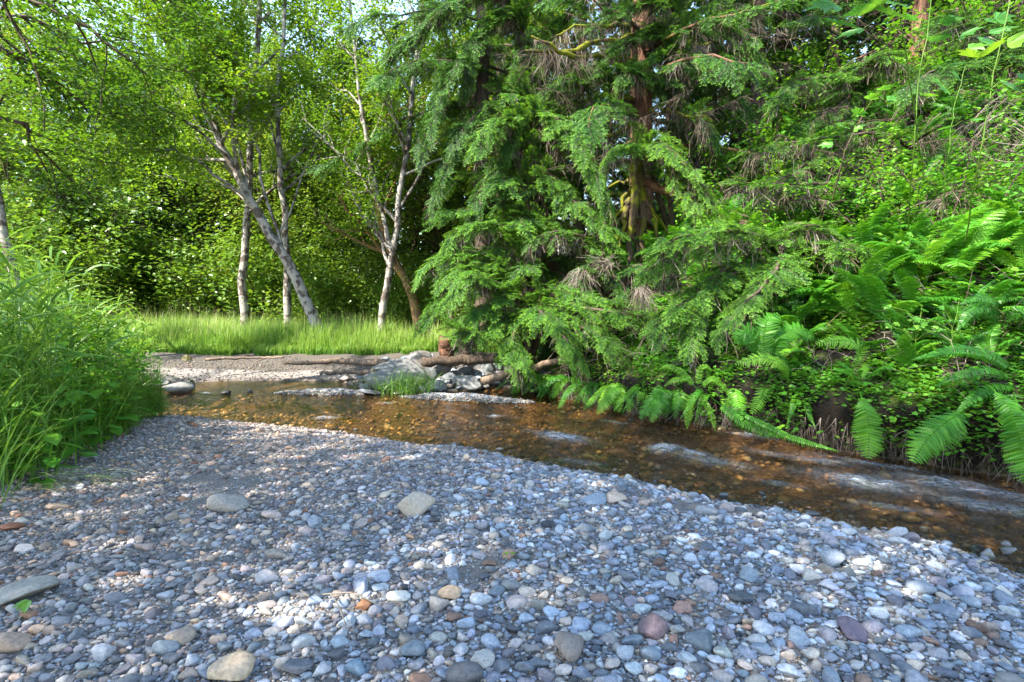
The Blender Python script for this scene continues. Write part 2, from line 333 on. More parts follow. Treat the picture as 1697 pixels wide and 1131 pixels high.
# riffles: (photo spot, along, across, foam, wave height)
RIF = [((930, 725), .42, .13, 1.0, .05), ((1105, 745), .24, .13, 1.0, .06), ((1150, 752), .22, .08, .8, .03), ((1430, 800), .55, .16, .75, .05), ((1560, 800), .5, .12, .7, .04), ((1245, 722), .35, .07, .7, .03),
       ((540, 692), .18, .06, .7, .04), ((820, 690), .12, .05, .7, .03), ((1180, 765), .5, .10, .45, .03), ((1330, 760), .6, .08, .6, .02), ((1640, 840), .5, .12, .5, .03), ((1600, 812), .8, .12, .5, .02), ((960, 765), .3, .07, .35, .02), ((640, 668), .2, .04, .4, .02), ((345, 652), .2, .04, .6, .02), ((1480, 840), .35, .05, .35, .02), ((1290, 800), .3, .05, .35, .02), ((880, 715), .2, .04, .3, .02), ((1020, 700), .25, .05, .4, .02), ((1450, 770), .7, .07, .5, .02)]
FL = np.array((cos(R(-36)), sin(R(-36)))); FN = np.array((-FL[1], FL[0]))
uv = np.stack([W2 @ FL * .9, W2 @ FN * 3.2], 1)
hgt = .010 * vnoise(uv, 1.4, 11) + .005 * vnoise(uv, 3.5, 12); foam = np.zeros(len(W2)); rough = .22 + .78 * sstep(-3.2, 1.5, W2[:, 0])
for (pp, a, b, fm, hh_) in RIF:
    a *= .62
    c = gp(*pp)[:2]; q = W2 - c; ang = R(-36) if pp[0] > 850 else R(-10); fl = np.array((cos(ang), sin(ang))); u = q @ fl; v = q @ np.array((-fl[1], fl[0]))
    v = v + .06 * vnoise(np.stack([u * 3, v * 3], 1), 1, 13); k = np.exp(-(u / a) ** 2 - (v / b) ** 2)
    foam = np.maximum(foam, fm * k); hgt += 1.9 * hh_ * k * (.5 + .8 * vnoise(np.stack([u * 6, v * 12], 1), 1.4, 14))
nx, ny = len(wx), len(wy); i = (np.arange(ny - 1)[:, None] * nx + np.arange(nx - 1)[None]); F = np.stack([i, i + 1, i + 1 + nx, i + nx], 2).reshape(-1, 4)
keep = inside(W2, WATER) | (seg_dist(W2, WATER, True) < .35); F = F[keep[F].any(1)]
g = Geo(); g.add(np.concatenate([W2, hgt[:, None]], 1), F, np.stack([foam, rough, rough], 1)); tag(g.build('stream_water', WATERM, smooth=True), kind='structure')

# ------------------------------------------------ stones
def ico(sub):
    import bmesh
    b = bmesh.new(); bmesh.ops.create_icosphere(b, subdivisions=sub, radius=1); b.verts.ensure_lookup_table()
    v = np.array([x.co[:] for x in b.verts]); f = np.array([[x.index for x in q.verts] for q in b.faces]); b.free(); return v, f
ICO = {k: ico(k) for k in (1, 2, 3, 4)}
def stone_shape(rng, sub, ncut=7, flat=.5, rough=.06):
    v, f = ICO[sub]; v = v.copy()
    v *= 1 + rough * vnoise(v, 1.3, rng.uniform(0, 50))[:, None] * 3
    for _ in range(ncut):
        n = norm(rng.normal(size=3) * (1, 1, .8)); d = rng.uniform(.42, .8); s = v @ n - d; k = s > 0
        v[k] -= n * (s[k] * .97)[:, None]
    v *= 1 + rough * .25 * vnoise(v, 4, rng.uniform(0, 50))[:, None]
    v -= (v.max(0) + v.min(0)) / 2; v /= np.abs(v).max()
    v *= (1, rng.uniform(.6, .92), flat * rng.uniform(.7, 1.25)); return v, f
rs = np.random.default_rng(5)
SHAPES = {s: [stone_shape(np.random.default_rng(100 + k), s, ncut=[5, 8, 11, 14][k % 4], flat=[.40, .52, .34, .60][k // 3 % 4]) for k in range(16)] for s in (1, 2, 3)}
PAL = [('blue grey', (.235, .265, .305), .34), ('slate grey', (.14, .15, .17), .17), ('pale grey', (.36, .365, .375), .12), ('warm grey', (.29, .265, .24), .16), ('tan', (.36, .29, .23), .06),
       ('rust brown', (.23, .14, .10), .035), ('purple grey', (.20, .185, .20), .045), ('sand coloured', (.42, .36, .30), .03), ('dark grey', (.075, .08, .085), .03)]
PW = np.array([p[2] for p in PAL]); PW /= PW.sum()
STONE = stone_mat('river_stone')
# dart throwing, big stones first
def gravel_zone(P):
    """True where dry river gravel lies (near bar)"""
    z = ~inside(P, WATER); yc = np.interp(P[:, 0], np.sort(CENTER[:, 0]), CENTER[np.argsort(CENTER[:, 0]), 1])
    veg = (-3.6 - .44 * (P[:, 1] - 3.9)) - P[:, 0] + .25 * vnoise(P, 1.5, 5) < .12
    return (z | (seg_dist(P, WATER, True) < .40 * rs.random(len(P)) ** 2.5)) & (P[:, 1] < yc) & veg
stones = []  # x,y,r
grid = {}; CS = .16
def fits(x, y, r, k):
    gx, gy = int(x // CS), int(y // CS)
    for a in (-1, 0, 1):
        for b in (-1, 0, 1):
            for (X_, Y_, R_) in grid.get((gx + a, gy + b), ()):
                if (X_ - x) ** 2 + (Y_ - y) ** 2 < (k * (R_ + r)) ** 2: return False
    return True
passes = [(16, .056, .072, .9), (210, .042, .056, .86), (3600, .027, .042, .78), (16000, .017, .027, .74), (60000, .010, .017, .70)]
# hand placed stones: spot, half length, half height ratio, colour, label
LAND = [((942, 1073), .088, .62, (.20, .17, .155), 'large smooth brown grey egg shaped cobble, biggest in the near gravel', 0, 1.35), ((1082, 1044), .062, .6, (.14, .10, .11), 'dark purple cobble close beside the big egg shaped cobble', 4, 0),
 ((745, 988), .052, .5, (.42, .29, .19), 'tan angular stone with orange top beside a white flat one', 9, 0), ((660, 990), .055, .45, (.50, .47, .43), 'pale cream flat oval stone beside the tan angular one', 0, 0),
 ((600, 1006), .045, .5, (.26, .12, .06), 'rusty brown stone between the bent twig and the cream oval stone', 5, 0), ((690, 845), .125, .75, (.37, .31, .25), 'pinkish tan pyramid shaped rock standing proud of the gravel', 10, .3),
 ((378, 838), .13, .5, (.27, .24, .215), 'broad rounded grey brown stone in the browner gravel towards the nettles', 0, 0), ((385, 1112), .075, .6, (.44, .33, .23), 'sandy tan block of stone at the bottom edge of the gravel', 9, 0),
 ((1020, 827), .085, .4, (.45, .34, .26), 'long tan stone lying by the waterline', 6, .1), ((1068, 833), .06, .35, (.42, .30, .24), 'slim pinkish stone next to the long tan one by the waterline', 10, .5), ((985, 828), .095, .4, (.20, .24, .28), 'blue slab leaning down towards the long tan stone', 11, -.6),
 ((1150, 812), .05, .7, (.22, .24, .26), 'small pointed grey stone standing alone in the shallows', 8, 0), ((1347, 838), .065, .4, (.10, .105, .115), 'low dark stone breaking the water surface off the bar', 3, 0),
 ((1205, 837), .055, .6, (.33, .27, .25), 'pinkish round stone half in the water at the bar edge', 4, 0), ((1170, 846), .08, .6, (.25, .25, .26), 'rounded grey stone at the edge of the water behind the bar crest', 0, 0), ((1482, 890), .055, .55, (.22, .25, .28), 'blue grey stone sitting in the shallow water by a double stone', 1, 0),
 ((1510, 882), .06, .55, (.14, .13, .15), 'dark double humped stone in the shallow water', 5, 0), ((1638, 902), .045, .6, (.22, .26, .29), 'small blue stone by itself in the shallows near the frame edge', 2, 0), ((1672, 903), .05, .45, (.20, .21, .22), 'flat grey stone in the shallows beside the small blue one', 6, 0), ((1668, 895), .03, .5, (.33, .33, .36), 'little pale stone behind the two shallows stones', 4, 0),
 ((1408, 876), .06, .5, (.24, .27, .30), 'pale blue stone just clear of the waterline', 8, 0), ((1412, 1048), .07, .5, (.14, .11, .14), 'purplish dark slab in the gravel near the corner', 11, .5), ((1160, 1066), .07, .6, (.10, .125, .15), 'dark blue grey rounded cobble with a light streak', 2, 0),
 ((1240, 955), .055, .5, (.21, .24, .27), 'flat triangular light grey blue stone in mid gravel', 11, 0), ((1378, 930), .085, .55, (.23, .25, .28), 'broad blue grey slab facing the water at the bar crest', 3, .6), ((1525, 975), .07, .55, (.22, .24, .27), 'rounded pale blue cobble near the bar edge', 0, 0),
 ((300, 1058), .05, .7, (.30, .23, .18), 'round brown stone at the near corner of the gravel', 4, 0), ((275, 1076), .05, .6, (.15, .18, .21), 'bluish oval stone just nearer than the round brown one', 0, 0), ((40, 985), .13, .3, (.27, .25, .22), 'long pale brown slab on the gravel by the frame edge', 6, .5), ((20, 1065), .065, .6, (.34, .24, .18), 'tan rounded stone at the lower corner', 0, 0), ((20, 880), .07, .3, (.24, .09, .05), 'dull red flat stone below the tall grass', 3, 0),
 ((847, 972), .045, .6, (.20, .20, .20), 'round plain grey pebble behind the tan angular stone', 0, 0), ((800, 1096), .045, .6, (.37, .35, .33), 'pale grey round pebble near the bottom edge', 4, 0), ((770, 1120), .075, .55, (.10, .10, .11), 'dark charcoal cobble cut by the bottom edge', 8, 0), ((685, 1080), .045, .7, (.15, .18, .21), 'slate blue cube like cobble below the bent twig', 9, 0), ((590, 1105), .05, .6, (.16, .22, .28), 'vivid blue grey cobble by the bottom edge', 1, 0)]
for (pp, r, *_r) in LAND:
    q = gp(*pp, .22); q = gp(*pp, max(hz(q[0], q[1]), 0) + .02); grid.setdefault((int(q[0] // CS), int(q[1] // CS)), []).append((q[0], q[1], r * .8))
for n_, r0, r1, k_ in passes:
    Yc = 1.55 + (6.9 - 1.55) * rs.random(n_ * 2) ** 1.35; Xc = (rs.random(n_ * 2) * 2 - 1) * (Yc * 1.08 + .7); Pc = np.stack([Xc, Yc], 1)
    ok = gravel_zone(Pc); Pc = Pc[ok][:n_]; rr = rs.uniform(r0, r1, len(Pc)) * (1 - .22 * sstep(0.5, -3, Pc[:, 0]))
    for (x, y), r in zip(Pc, rr):
        if fits(x, y, r, k_): stones.append((x, y, r)); grid.setdefault((int(x // CS), int(y // CS)), []).append((x, y, r))
stones = np.array(stones); stones = stones[(stones[:, 2] > .034) | (vnoise(stones[:, :2], 1.1, 71) + .5 * vnoise(stones[:, :2], 3.1, 72) < .52)]
sz = terrain(stones[:, :2]); N = len(stones)
ci = rs.choice(len(PAL), N, p=PW); val = np.exp(rs.normal(0, .26, N)).clip(.4, 1.4)
scol = np.array([p[1] for p in PAL])[ci] * val[:, None] * (1 + rs.normal(0, .022, (N, 3))) * np.array((.98, 1.0, 1.05))
# the older, browner gravel towards the plants
brn = sstep(.8, -3.0, stones[:, 0] - .2 * (stones[:, 1] - 3)); scol *= 1 + brn[:, None] * (np.array((1.02, .80, .64)) - 1)
yaw = rs.uniform(-pi, pi, N); yaw = np.where(rs.random(N) < .6, rs.normal(.2, .4, N), yaw); tx = rs.normal(0, .26, N); ty = rs.normal(.10, .24, N); shp = rs.integers(0, 16, N)
def rotm(yaw, tx, ty):
    c, s = np.cos(yaw), np.sin(yaw); o = np.zeros_like(c); i_ = np.ones_like(c)
    Z = np.stack([np.stack([c, -s, o], -1), np.stack([s, c, o], -1), np.stack([o, o, i_], -1)], -2)
    c, s = np.cos(tx), np.sin(tx); Xm = np.stack([np.stack([i_, o, o], -1), np.stack([o, c, -s], -1), np.stack([o, s, c], -1)], -2)
    c, s = np.cos(ty), np.sin(ty); Ym = np.stack([np.stack([c, o, s], -1), np.stack([o, i_, o], -1), np.stack([-s, o, c], -1)], -2)
    return Z @ Xm @ Ym
ppx = to_px(np.concatenate([stones[:, :2], sz[:, None]], 1)); dep = stones[:, 1]
app = stones[:, 2] / dep * (ppx[0] > -20) * (ppx[0] < 1717) * (ppx[1] < 1145)
order = np.argsort(-app); big = np.zeros(N, bool); big[order[:262]] = True
g = Geo(); M0 = rotm(yaw, tx, ty) * stones[:, 2][:, None, None] * 1.12
Pz = np.concatenate([stones[:, :2], (np.maximum(sz, -.02) + stones[:, 2] * .16)[:, None]], 1)
for k in range(16):
    for s in (1, 2):
        sel = (~big) & (shp == k) & ((app > .0058) == (s == 2)); tv, tf = SHAPES[s][k]
        n0_ = sum(len(f_) for f_ in g.F[3]); stamp(g, tv, [tf], M0[sel], Pz[sel], scol[sel])
        if s == 1: g.flat.append((n0_, sum(len(f_) for f_ in g.F[3])))
# grit between the stones
ng = 26000; Yc = 1.5 + 4.8 * rs.random(ng) ** 1.5; Xc = (rs.random(ng) * 2 - 1) * (Yc * 1.05 + .3); Pc = np.stack([Xc, Yc], 1); Pc = Pc[gravel_zone(Pc)]
r_ = rs.uniform(.004, .010, len(Pc)); tv, tf = ICO[1]; oct_v = np.array([(1, 0, 0), (-1, 0, 0), (0, 1, 0), (0, -1, 0), (0, 0, .7), (0, 0, -.7)], float); oct_f = np.array([(0, 2, 4), (2, 1, 4), (1, 3, 4), (3, 0, 4), (2, 0, 5), (1, 2, 5), (3, 1, 5), (0, 3, 5)])
gc = np.array([p[1] for p in PAL])[rs.choice(len(PAL), len(Pc), p=PW)] * np.exp(rs.normal(-.1, .3, len(Pc)))[:, None]
stamp(g, oct_v, [oct_f], rotm(rs.uniform(-3, 3, len(Pc)), rs.normal(0, .4, len(Pc)), rs.normal(0, .4, len(Pc))) * r_[:, None, None], np.concatenate([Pc, (terrain(Pc) + r_ * .4)[:, None]], 1), gc)
tag(g.build('gravel', STONE, smooth=True), kind='stuff', label='blue grey river gravel of the near bar', cat=None)
# gravel of the far bar, the islands and the foot of the bank, and the stones on the stream bed
g = Geo()
n_ = 26000; Pc = np.stack([rs.uniform(-11, 5.5, n_), rs.uniform(6.3, 12.6, n_)], 1); hh = terrain(Pc); iw = inside(Pc, WATER); ih = inside(Pc, HILL)
isl = iw & (hh > -.02); barf = (~iw) & (~ih) & (Pc[:, 1] > 9.3) & (seg_dist(Pc, WATER, True) < 1.6 + .6 * vnoise(Pc, 1, 8)); foot = ih & (seg_dist(Pc, WATER, True) < .45) & (Pc[:, 0] < 2.3)
keep = isl | barf & (rs.random(n_) < .8) | foot; Pc = Pc[keep]; hh = hh[keep]; il = isl[keep]
n2 = 9000
for c, a, b, hgt_, ang in ISL:
    u = rs.uniform(-1, 1, n2 // 2) * a * 1.05; v = rs.uniform(-1, 1, n2 // 2) * b * 1.2; ok = (u / a) ** 2 + (v / b) ** 2 < 1.1; u, v = u[ok], v[ok]
    q = np.stack([c[0] + u * cos(ang) - v * sin(ang), c[1] + u * sin(ang) + v * cos(ang)], 1); Pc = np.concatenate([Pc, q]); hh = np.concatenate([hh, terrain(q)]); il = np.concatenate([il, np.ones(len(q), bool)])
r_ = rs.uniform(.012, .030, len(Pc)); cc = np.array([p[1] for p in PAL])[rs.choice(len(PAL), len(Pc), p=PW)] * np.exp(rs.normal(.05, .25, len(Pc)))[:, None]
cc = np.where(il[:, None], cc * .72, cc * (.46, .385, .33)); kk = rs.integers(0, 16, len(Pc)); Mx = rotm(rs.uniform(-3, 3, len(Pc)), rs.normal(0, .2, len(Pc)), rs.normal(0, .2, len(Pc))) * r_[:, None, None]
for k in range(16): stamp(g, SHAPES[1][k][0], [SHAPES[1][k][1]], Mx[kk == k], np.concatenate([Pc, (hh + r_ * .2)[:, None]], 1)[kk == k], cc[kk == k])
tag(g.build('gravel', STONE, smooth=True), kind='stuff', label='pebbles of the far bar and the narrow islands')
g = Geo(); n_ = 15000; Pc = np.stack([rs.uniform(-8, 9, n_), rs.uniform(1.5, 9.5, n_)], 1); Pc = Pc[inside(Pc, WATER) & (np.abs(Pc[:, 0]) < Pc[:, 1] * 1.1 + .8)]; hh = terrain(Pc); ok = hh < .0; Pc = Pc[ok]; hh = hh[ok]
r_ = np.exp(rs.normal(-3.35, .42, len(Pc))).clip(.015, .10); BP = np.array([(.36, .22, .09), (.24, .15, .07), (.48, .33, .15), (.13, .09, .055), (.58, .47, .28), (.32, .27, .18)])
cc = BP[rs.choice(6, len(Pc), p=[.32, .25, .16, .13, .05, .09])] * np.exp(rs.normal(.2, .28, len(Pc)))[:, None]; kk = rs.integers(0, 16, len(Pc)); Mx = rotm(rs.uniform(-3, 3, len(Pc)), rs.normal(0, .2, len(Pc)), rs.normal(0, .2, len(Pc))) * r_[:, None, None]
BED = stone_mat('bed_stone')
for k in range(16): stamp(g, SHAPES[1][k][0], [SHAPES[1][k][1]], Mx[kk == k], np.concatenate([Pc, (np.minimum(hh + r_ * .25, -.01 - r_ * .35))[:, None]], 1)[kk == k], cc[kk == k])
tag(g.build('streambed_pebbles', BED, smooth=True), kind='stuff', label='golden brown stones under the clear water')
gs = []
for (pp, r, fl, c, lab, k, yw) in LAND:
    q = gp(*pp, .22); z = hz(q[0], q[1]); q = gp(*pp, z + r * fl * .35); z = hz(q[0], q[1])
    v, f = stone_shape(np.random.default_rng(700 + k), 3, ncut=3 if k in (0, 4) else [4, 6, 8, 10][k % 4], flat=fl, rough=.05); v = v.copy(); v[:, 2] *= fl / max(np.abs(v[:, 2]).max(), .01)
    gg = Geo(); gg.add(v * r, [f], np.repeat(np.array(c)[None] * .95, len(v), 0)); zz = max(z, -.04) if z < .0 else z
    o = gg.build('river_stone', STONE, smooth=True); o.location = (q[0], q[1], zz + r * fl * (.45 if z > 0 else .55)); o.rotation_euler = (rs.normal(0, .08), rs.normal(0, .08), yw)
    if z < .02 and 'shallow' in lab or z < -.005: o.location.z = .012; o.scale = (1, 1, 1.5)
    tag(o, lab, 'stone', 'stones of the near gravel bar'); gs.append((q[0], q[1], lab))
near_names = {0: 'the big brown grey egg shaped cobble', 1: 'the dark purple cobble', 2: 'the tan angular stone', 3: 'the cream flat oval stone', 4: 'the rusty brown stone', 5: 'the pinkish tan pyramid rock', 6: 'the broad grey brown stone', 7: 'the sandy tan block', 8: 'the long tan stone', 16: 'the dark double humped stone',
              21: 'the purplish dark slab', 22: 'the dark blue streaked cobble', 23: 'the flat triangular stone', 24: 'the broad blue slab at the crest', 25: 'the rounded pale blue cobble', 26: 'the round brown stone', 28: 'the long pale brown slab', 29: 'the tan corner stone', 30: 'the dull red flat stone', 31: 'the round plain grey pebble', 33: 'the charcoal cobble', 34: 'the slate blue cube like cobble'}
SHN = ['smooth oval', 'blunt angular', 'many sided', 'chipped angular']
seen = {}; meshes = {}
lk = list(near_names); lp = np.array([gs[k][:2] for k in lk])
bd = [(i_, *min((np.hypot(*(lp[j] - stones[i_, :2])), j) for j in range(len(lk)))) for i_ in order[:262]]
bd.sort(key=lambda a: a[1]); ordw = ['', 'second ', 'third ', 'fourth ', 'fifth ', 'sixth ', 'seventh ', 'eighth ', 'ninth ', 'tenth ', 'eleventh ', 'twelfth ']
for i_, dist, j in bd:
    k = shp[i_]; v, f = SHAPES[3][k]; nm = PAL[ci[i_]][0]; gg = Geo(); gg.add(v, [f], np.repeat(scol[i_][None], len(v), 0))
    o = gg.build('river_stone', STONE, smooth=True); s = stones[i_, 2] * 1.12; o.scale = (s, s, s); o.location = Pz[i_]; o.rotation_mode = 'XYZ'
    o.rotation_euler = Matrix(rotm(yaw[i_:i_ + 1], tx[i_:i_ + 1], ty[i_:i_ + 1])[0]).to_euler()
    sh = SHN[k % 4]; key = (nm, sh, j); c_ = seen.get(key, 0); seen[key] = c_ + 1
    tag(o, f"{nm} {sh} stone, {ordw[min(c_, 11)]}closest to {near_names[lk[j]]}", 'stone', 'stones of the near gravel bar')
# ------------------------------------------------ vegetation materials
L_ALDER = leaf_mat('alder_leaf', [(0, (.035, .095, .010)), (.5, (.085, .19, .014)), (1, (.20, .29, .025))], trans=.40, rough=.36, spec=.5)
L_FAR = leaf_mat('far_leaf', [(0, (.05, .12, .014)), (.5, (.105, .20, .020)), (1, (.23, .30, .035))], trans=.34, rough=.4, spec=.5)
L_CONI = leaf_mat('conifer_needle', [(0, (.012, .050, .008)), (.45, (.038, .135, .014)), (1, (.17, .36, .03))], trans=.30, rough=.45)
L_FERN = leaf_mat('fern_leaf', [(0, (.02, .085, .012)), (.5, (.05, .20, .015)), (1, (.17, .36, .025))], trans=.38, rough=.4)
L_HERB = leaf_mat('herb_leaf', [(0, (.025, .095, .012)), (.5, (.065, .21, .018)), (1, (.18, .34, .03))], trans=.38, rough=.38)
L_GRASS = leaf_mat('grass_blade', [(0, (.045, .12, .018)), (.45, (.11, .23, .028)), (.8, (.24, .36, .065)), (1, (.42, .38, .20))], trans=.35, rough=.4)
DEAD = leaf_mat('dead_twig', [(0, (.03, .021, .016)), (.5, (.085, .062, .048)), (1, (.22, .19, .16))], trans=.0, rough=.9, spec=.1)
B_ALDER = bark_mat('alder_bark', (.04, .03, .025), (.13, .105, .09), white=(.27, .245, .22, 1), mossamt=.35, moss=(.22, .13, .012), scale=6)
B_ORANGE = bark_mat('mossy_alder_bark', (.10, .06, .035), (.30, .19, .10), moss=(.20, .11, .012), mossamt=.75, scale=6)
B_CEDAR = bark_mat('cedar_bark', (.035, .018, .012), (.20, .105, .068), moss=(.10, .10, .012), mossamt=.3, scale=5, stretch=.12)
B_MOSSY = bark_mat('mossy_bark', (.035, .025, .018), (.10, .07, .045), moss=(.12, .125, .010), mossamt=1.2, scale=6)
B_DARK = bark_mat('dark_bark', (.03, .022, .018), (.11, .08, .06), moss=(.06, .07, .01), mossamt=.4, scale=6)
B_WOOD = bark_mat('driftwood', (.07, .048, .034), (.23, .17, .125), moss=(.08, .09, .01), mossamt=.1, scale=5)

KITE = (np.array([(0, 0, 0), (.45, .30, .05), (1, 0, -.06), (.45, -.30, .05)], float), [np.array([(0, 2, 1), (0, 3, 2)])])
_x = [0, .12, .35, .62, .85, 1.0]; _w = [0, .22, .33, .27, .13, 0]
OVATE_V = np.array([(a, 0, -.12 * a * a) for a in _x] + [(a, b, .05 - .12 * a * a) for a, b in zip(_x[1:-1], _w[1:-1])] + [(a, -b, .05 - .12 * a * a) for a, b in zip(_x[1:-1], _w[1:-1])])
_F4 = [(1, 2, 7, 6), (2, 3, 8, 7), (3, 4, 9, 8), (2, 1, 10, 11), (3, 2, 11, 12), (4, 3, 12, 13)]
OVATE = (OVATE_V, [np.array([(0, 1, 6), (4, 5, 9), (1, 0, 10), (5, 4, 13)]), np.array(_F4)])
SPINE = (np.array([(0, 0, 0), (.4, .5, 0), (1, 0, 0), (.4, -.5, 0)], float), [np.array([(0, 3, 2, 1)])])      # scaled in y by width
def leaves(g, P, size, rng, tpl=KITE, droop=.25, v=None, flat=.6, width=1.0):
    N = len(P); a = rng.uniform(-pi, pi, N)
    X = np.stack([np.cos(a), np.sin(a), rng.normal(-droop, .35, N)], 1)
    up = np.stack([rng.normal(0, 1 - flat, N), rng.normal(0, 1 - flat, N), np.ones(N)], 1)
    s = size * np.exp(rng.normal(0, .22, N)); M = frames(X, up) * s[:, None, None]; M[:, :, 1] *= width
    stamp(g, tpl[0], tpl[1], M, P, rng.normal(.5, .2, N) if v is None else v)

# -------- broadleaf trees: a walk of limbs with leaves on the outer twigs
def limb(rng, p, d, L, n, wob=.16, up=.0):
    P = [np.array(p, float)]; d = norm(np.array(d, float)); st = L / n
    for _ in range(n):
        d = norm(d + rng.normal(0, wob, 3) + np.array((0, 0, up))); P.append(P[-1] + d * st)
    return np.array(P), d
def grow(gt, spots, rng, P, r0, r1, lvl, spec):
    """side limbs from the polyline P. spec: list per level (n children, length ratio, angle, uptrend)"""
    rad = np.linspace(r0, r1, len(P)); tube(gt, P, rad, 7 if r0 > .05 else (5 if r0 > .015 else 3), np.stack([np.full(len(P) * (7 if r0 > .05 else (5 if r0 > .015 else 3)), .5)] * 3, 1) * (1, 0, 0) + (0, spec['moss'](lvl), min(.30, r0 * 2.3) if lvl == 0 else .0))
    Ltot = np.linalg.norm(np.diff(P, axis=0), axis=1).sum()
    if lvl >= len(spec['n']):
        k = max(2, int(Ltot * spec['dens'])); u = rng.uniform(.1, 1, k) * (len(P) - 1); i = np.minimum(u.astype(int), len(P) - 2)
        Q = P[i] + (P[i + 1] - P[i]) * (u - i)[:, None] + rng.normal(0, spec['spread'], (k, 3)); spots.append(Q); return
    n = spec['n'][lvl]
    for j in range(n):
        u = (spec['from'][lvl] + (1 - spec['from'][lvl]) * (j + rng.uniform(0, 1)) / n) * (len(P) - 1); i = min(int(u), len(P) - 2)
        q = P[i] + (P[i + 1] - P[i]) * (u - i); d = norm(P[i + 1] - P[i]); side = norm(np.cross(d, rng.normal(size=3)))
        if 'bias' in spec and rng.random() < .6: side = norm(side + np.array(spec['bias']))
        a = spec['ang'][lvl] * rng.uniform(.7, 1.25); dd = d * cos(a) + side * sin(a)
        L = Ltot * spec['len'][lvl] * rng.uniform(.6, 1.2) * (1.15 - .5 * u / (len(P) - 1)); rr = rad[i] * .55
        Q, _ = limb(rng, q, dd, L, 5 if lvl == 0 else 4, .14, spec['up'][lvl])
        grow(gt, spots, rng, Q, max(rr, .004), max(rr * .35, .003), lvl + 1, spec)
def broadleaf(name, label, cat, loc, stems, spec, bark, leafm, leaf, seed, group=None, tpl=KITE, vmean=.5, zmin=-9, nmax=None):
    rng = np.random.default_rng(seed); root = thing(name, label, cat, tuple(loc), group); gt = Geo(); spots = []
    for (P, r0, r1) in stems: grow(gt, spots, rng, np.array(P, float), r0, r1, 0, spec)
    S = np.concatenate(spots); S = S[S[:, 2] > zmin]
    tr = gt.build('trunk', bark, root, smooth=True); gl = Geo(); clump = vnoise(S, 1.1, seed)
    leaves(gl, S, leaf, rng, tpl, v=np.clip(vmean + .30 * clump + rng.normal(0, .08, len(S)), 0, 1)); cr = gl.build('crown', leafm, root)
    return kids(root, tr, cr)
def smooth_path(K, n=14, seed=0, wob=.03):
    K = np.array(K, float); t = np.linspace(0, len(K) - 1, n); P = np.stack([np.interp(t, np.arange(len(K)), K[:, i]) for i in range(3)], 1)
    for _ in range(2): P[1:-1] = (P[:-2] + 2 * P[1:-1] + P[2:]) / 4
    rng = np.random.default_rng(seed); P[1:-1] += rng.normal(0, wob, P[1:-1].shape); return P
MZ = lambda l: {0: .24, 1: .05}.get(l, -.1)
# the leaning alder: photo spots turned into points at its own distance, relative to its foot
def rel(pts, Y, base): return [px(a, b, Y + (c[0] if c else 0)) - base for a, b, *c in pts]
b1 = px(535, 545, 14.0); b1 = on(b1[0], 14.0)
S1 = [(smooth_path([(0, 0, -.1)] + rel([(505, 480), (455, 400), (400, 310), (362, 215), (325, 140), (270, 40, -.5), (200, -120, -1)], 14, b1), 18, 1), .165, .04),
      (smooth_path(rel([(430, 365), (405, 290), (385, 190), (345, 90), (330, -60)], 14, b1), 12, 2), .05, .02),
      (smooth_path(rel([(470, 420), (440, 330), (425, 230), (375, 150, .5), (330, 60, 1), (300, -120, 1)], 14.1, b1), 12, 3), .05, .02),
      (smooth_path(rel([(418, 338), (360, 290, -.6), (300, 250, -1.2), (230, 245, -2), (110, 250, -3)], 14, b1), 12, 4), .05, .012),
      (smooth_path(rel([(385, 265), (310, 200, -1), (215, 150, -2), (120, 100, -3)], 14, b1), 10, 5), .045, .012),
      (smooth_path(rel([(455, 400), (520, 250, 1), (560, 100, 1.5), (570, -80, 2)], 14, b1), 10, 6), .035, .015)]
spA = dict(n=[14, 6, 4], len=[.30, .45, .5], ang=[.75, .8, .8], up=[.03, .02, .0], dens=120, spread=.16, moss=MZ, **{'from': [.36, .2, .15]})
broadleaf('alder_tree', 'leaning many stemmed alder with mottled white bark and mossy foot in the meadow grass', 'tree', b1, S1, spA, B_ALDER, L_ALDER, .10, 11, 'alders at the meadow edge', vmean=.6)
b2 = on(px(628, 548, 13.3)[0], 13.3)
S2 = [(smooth_path([(0, 0, -.1)] + rel([(636, 500), (645, 455), (655, 400), (668, 300), (678, 220), (690, 120), (700, 20), (705, -120)], 13.3, b2), 16, 7), .11, .035),
      (smooth_path(rel([(652, 420), (640, 360), (610, 290), (600, 180), (585, 60), (570, -100)], 13.4, b2), 12, 8), .07, .025),
      (smooth_path(rel([(660, 350), (700, 280, .5), (730, 200, 1), (740, 60, 1)], 13.4, b2), 10, 9), .05, .02)]
spB = dict(n=[11, 5, 4], len=[.30, .45, .5], ang=[.8, .8, .8], up=[.03, .01, .0], dens=115, spread=.16, moss=MZ, **{'from': [.25, .2, .15]})
broadleaf('alder_tree', 'slim white trunked alder standing between the leaning one and the dark conifers', 'tree', b2, S2, spB, B_ALDER, L_ALDER, .08, 12, 'alders at the meadow edge', vmean=.55)
b3 = on(px(702, 540, 15)[0], 15.0)
S3 = [(smooth_path([(0, 0, -.1)] + rel([(690, 490), (660, 450), (640, 400), (622, 330), (612, 240), (600, 120)], 15, b3), 12, 10), .17, .05)]
broadleaf('alder_tree', 'alder with orange mossy trunk leaning behind the slim white one', 'tree', b3, S3, dict(spB, n=[6, 4, 3], moss=lambda l: .3 if l < 2 else 0), B_ORANGE, L_ALDER, .08, 13, 'alders at the meadow edge')
b4 = on(px(405, 525, 16)[0], 16.0)
S4 = [(smooth_path([(0, 0, -.1)] + rel([(405, 470), (406, 400), (410, 300), (425, 150), (430, -20), (440, -160)], 16, b4), 12, 14), .14, .06)]
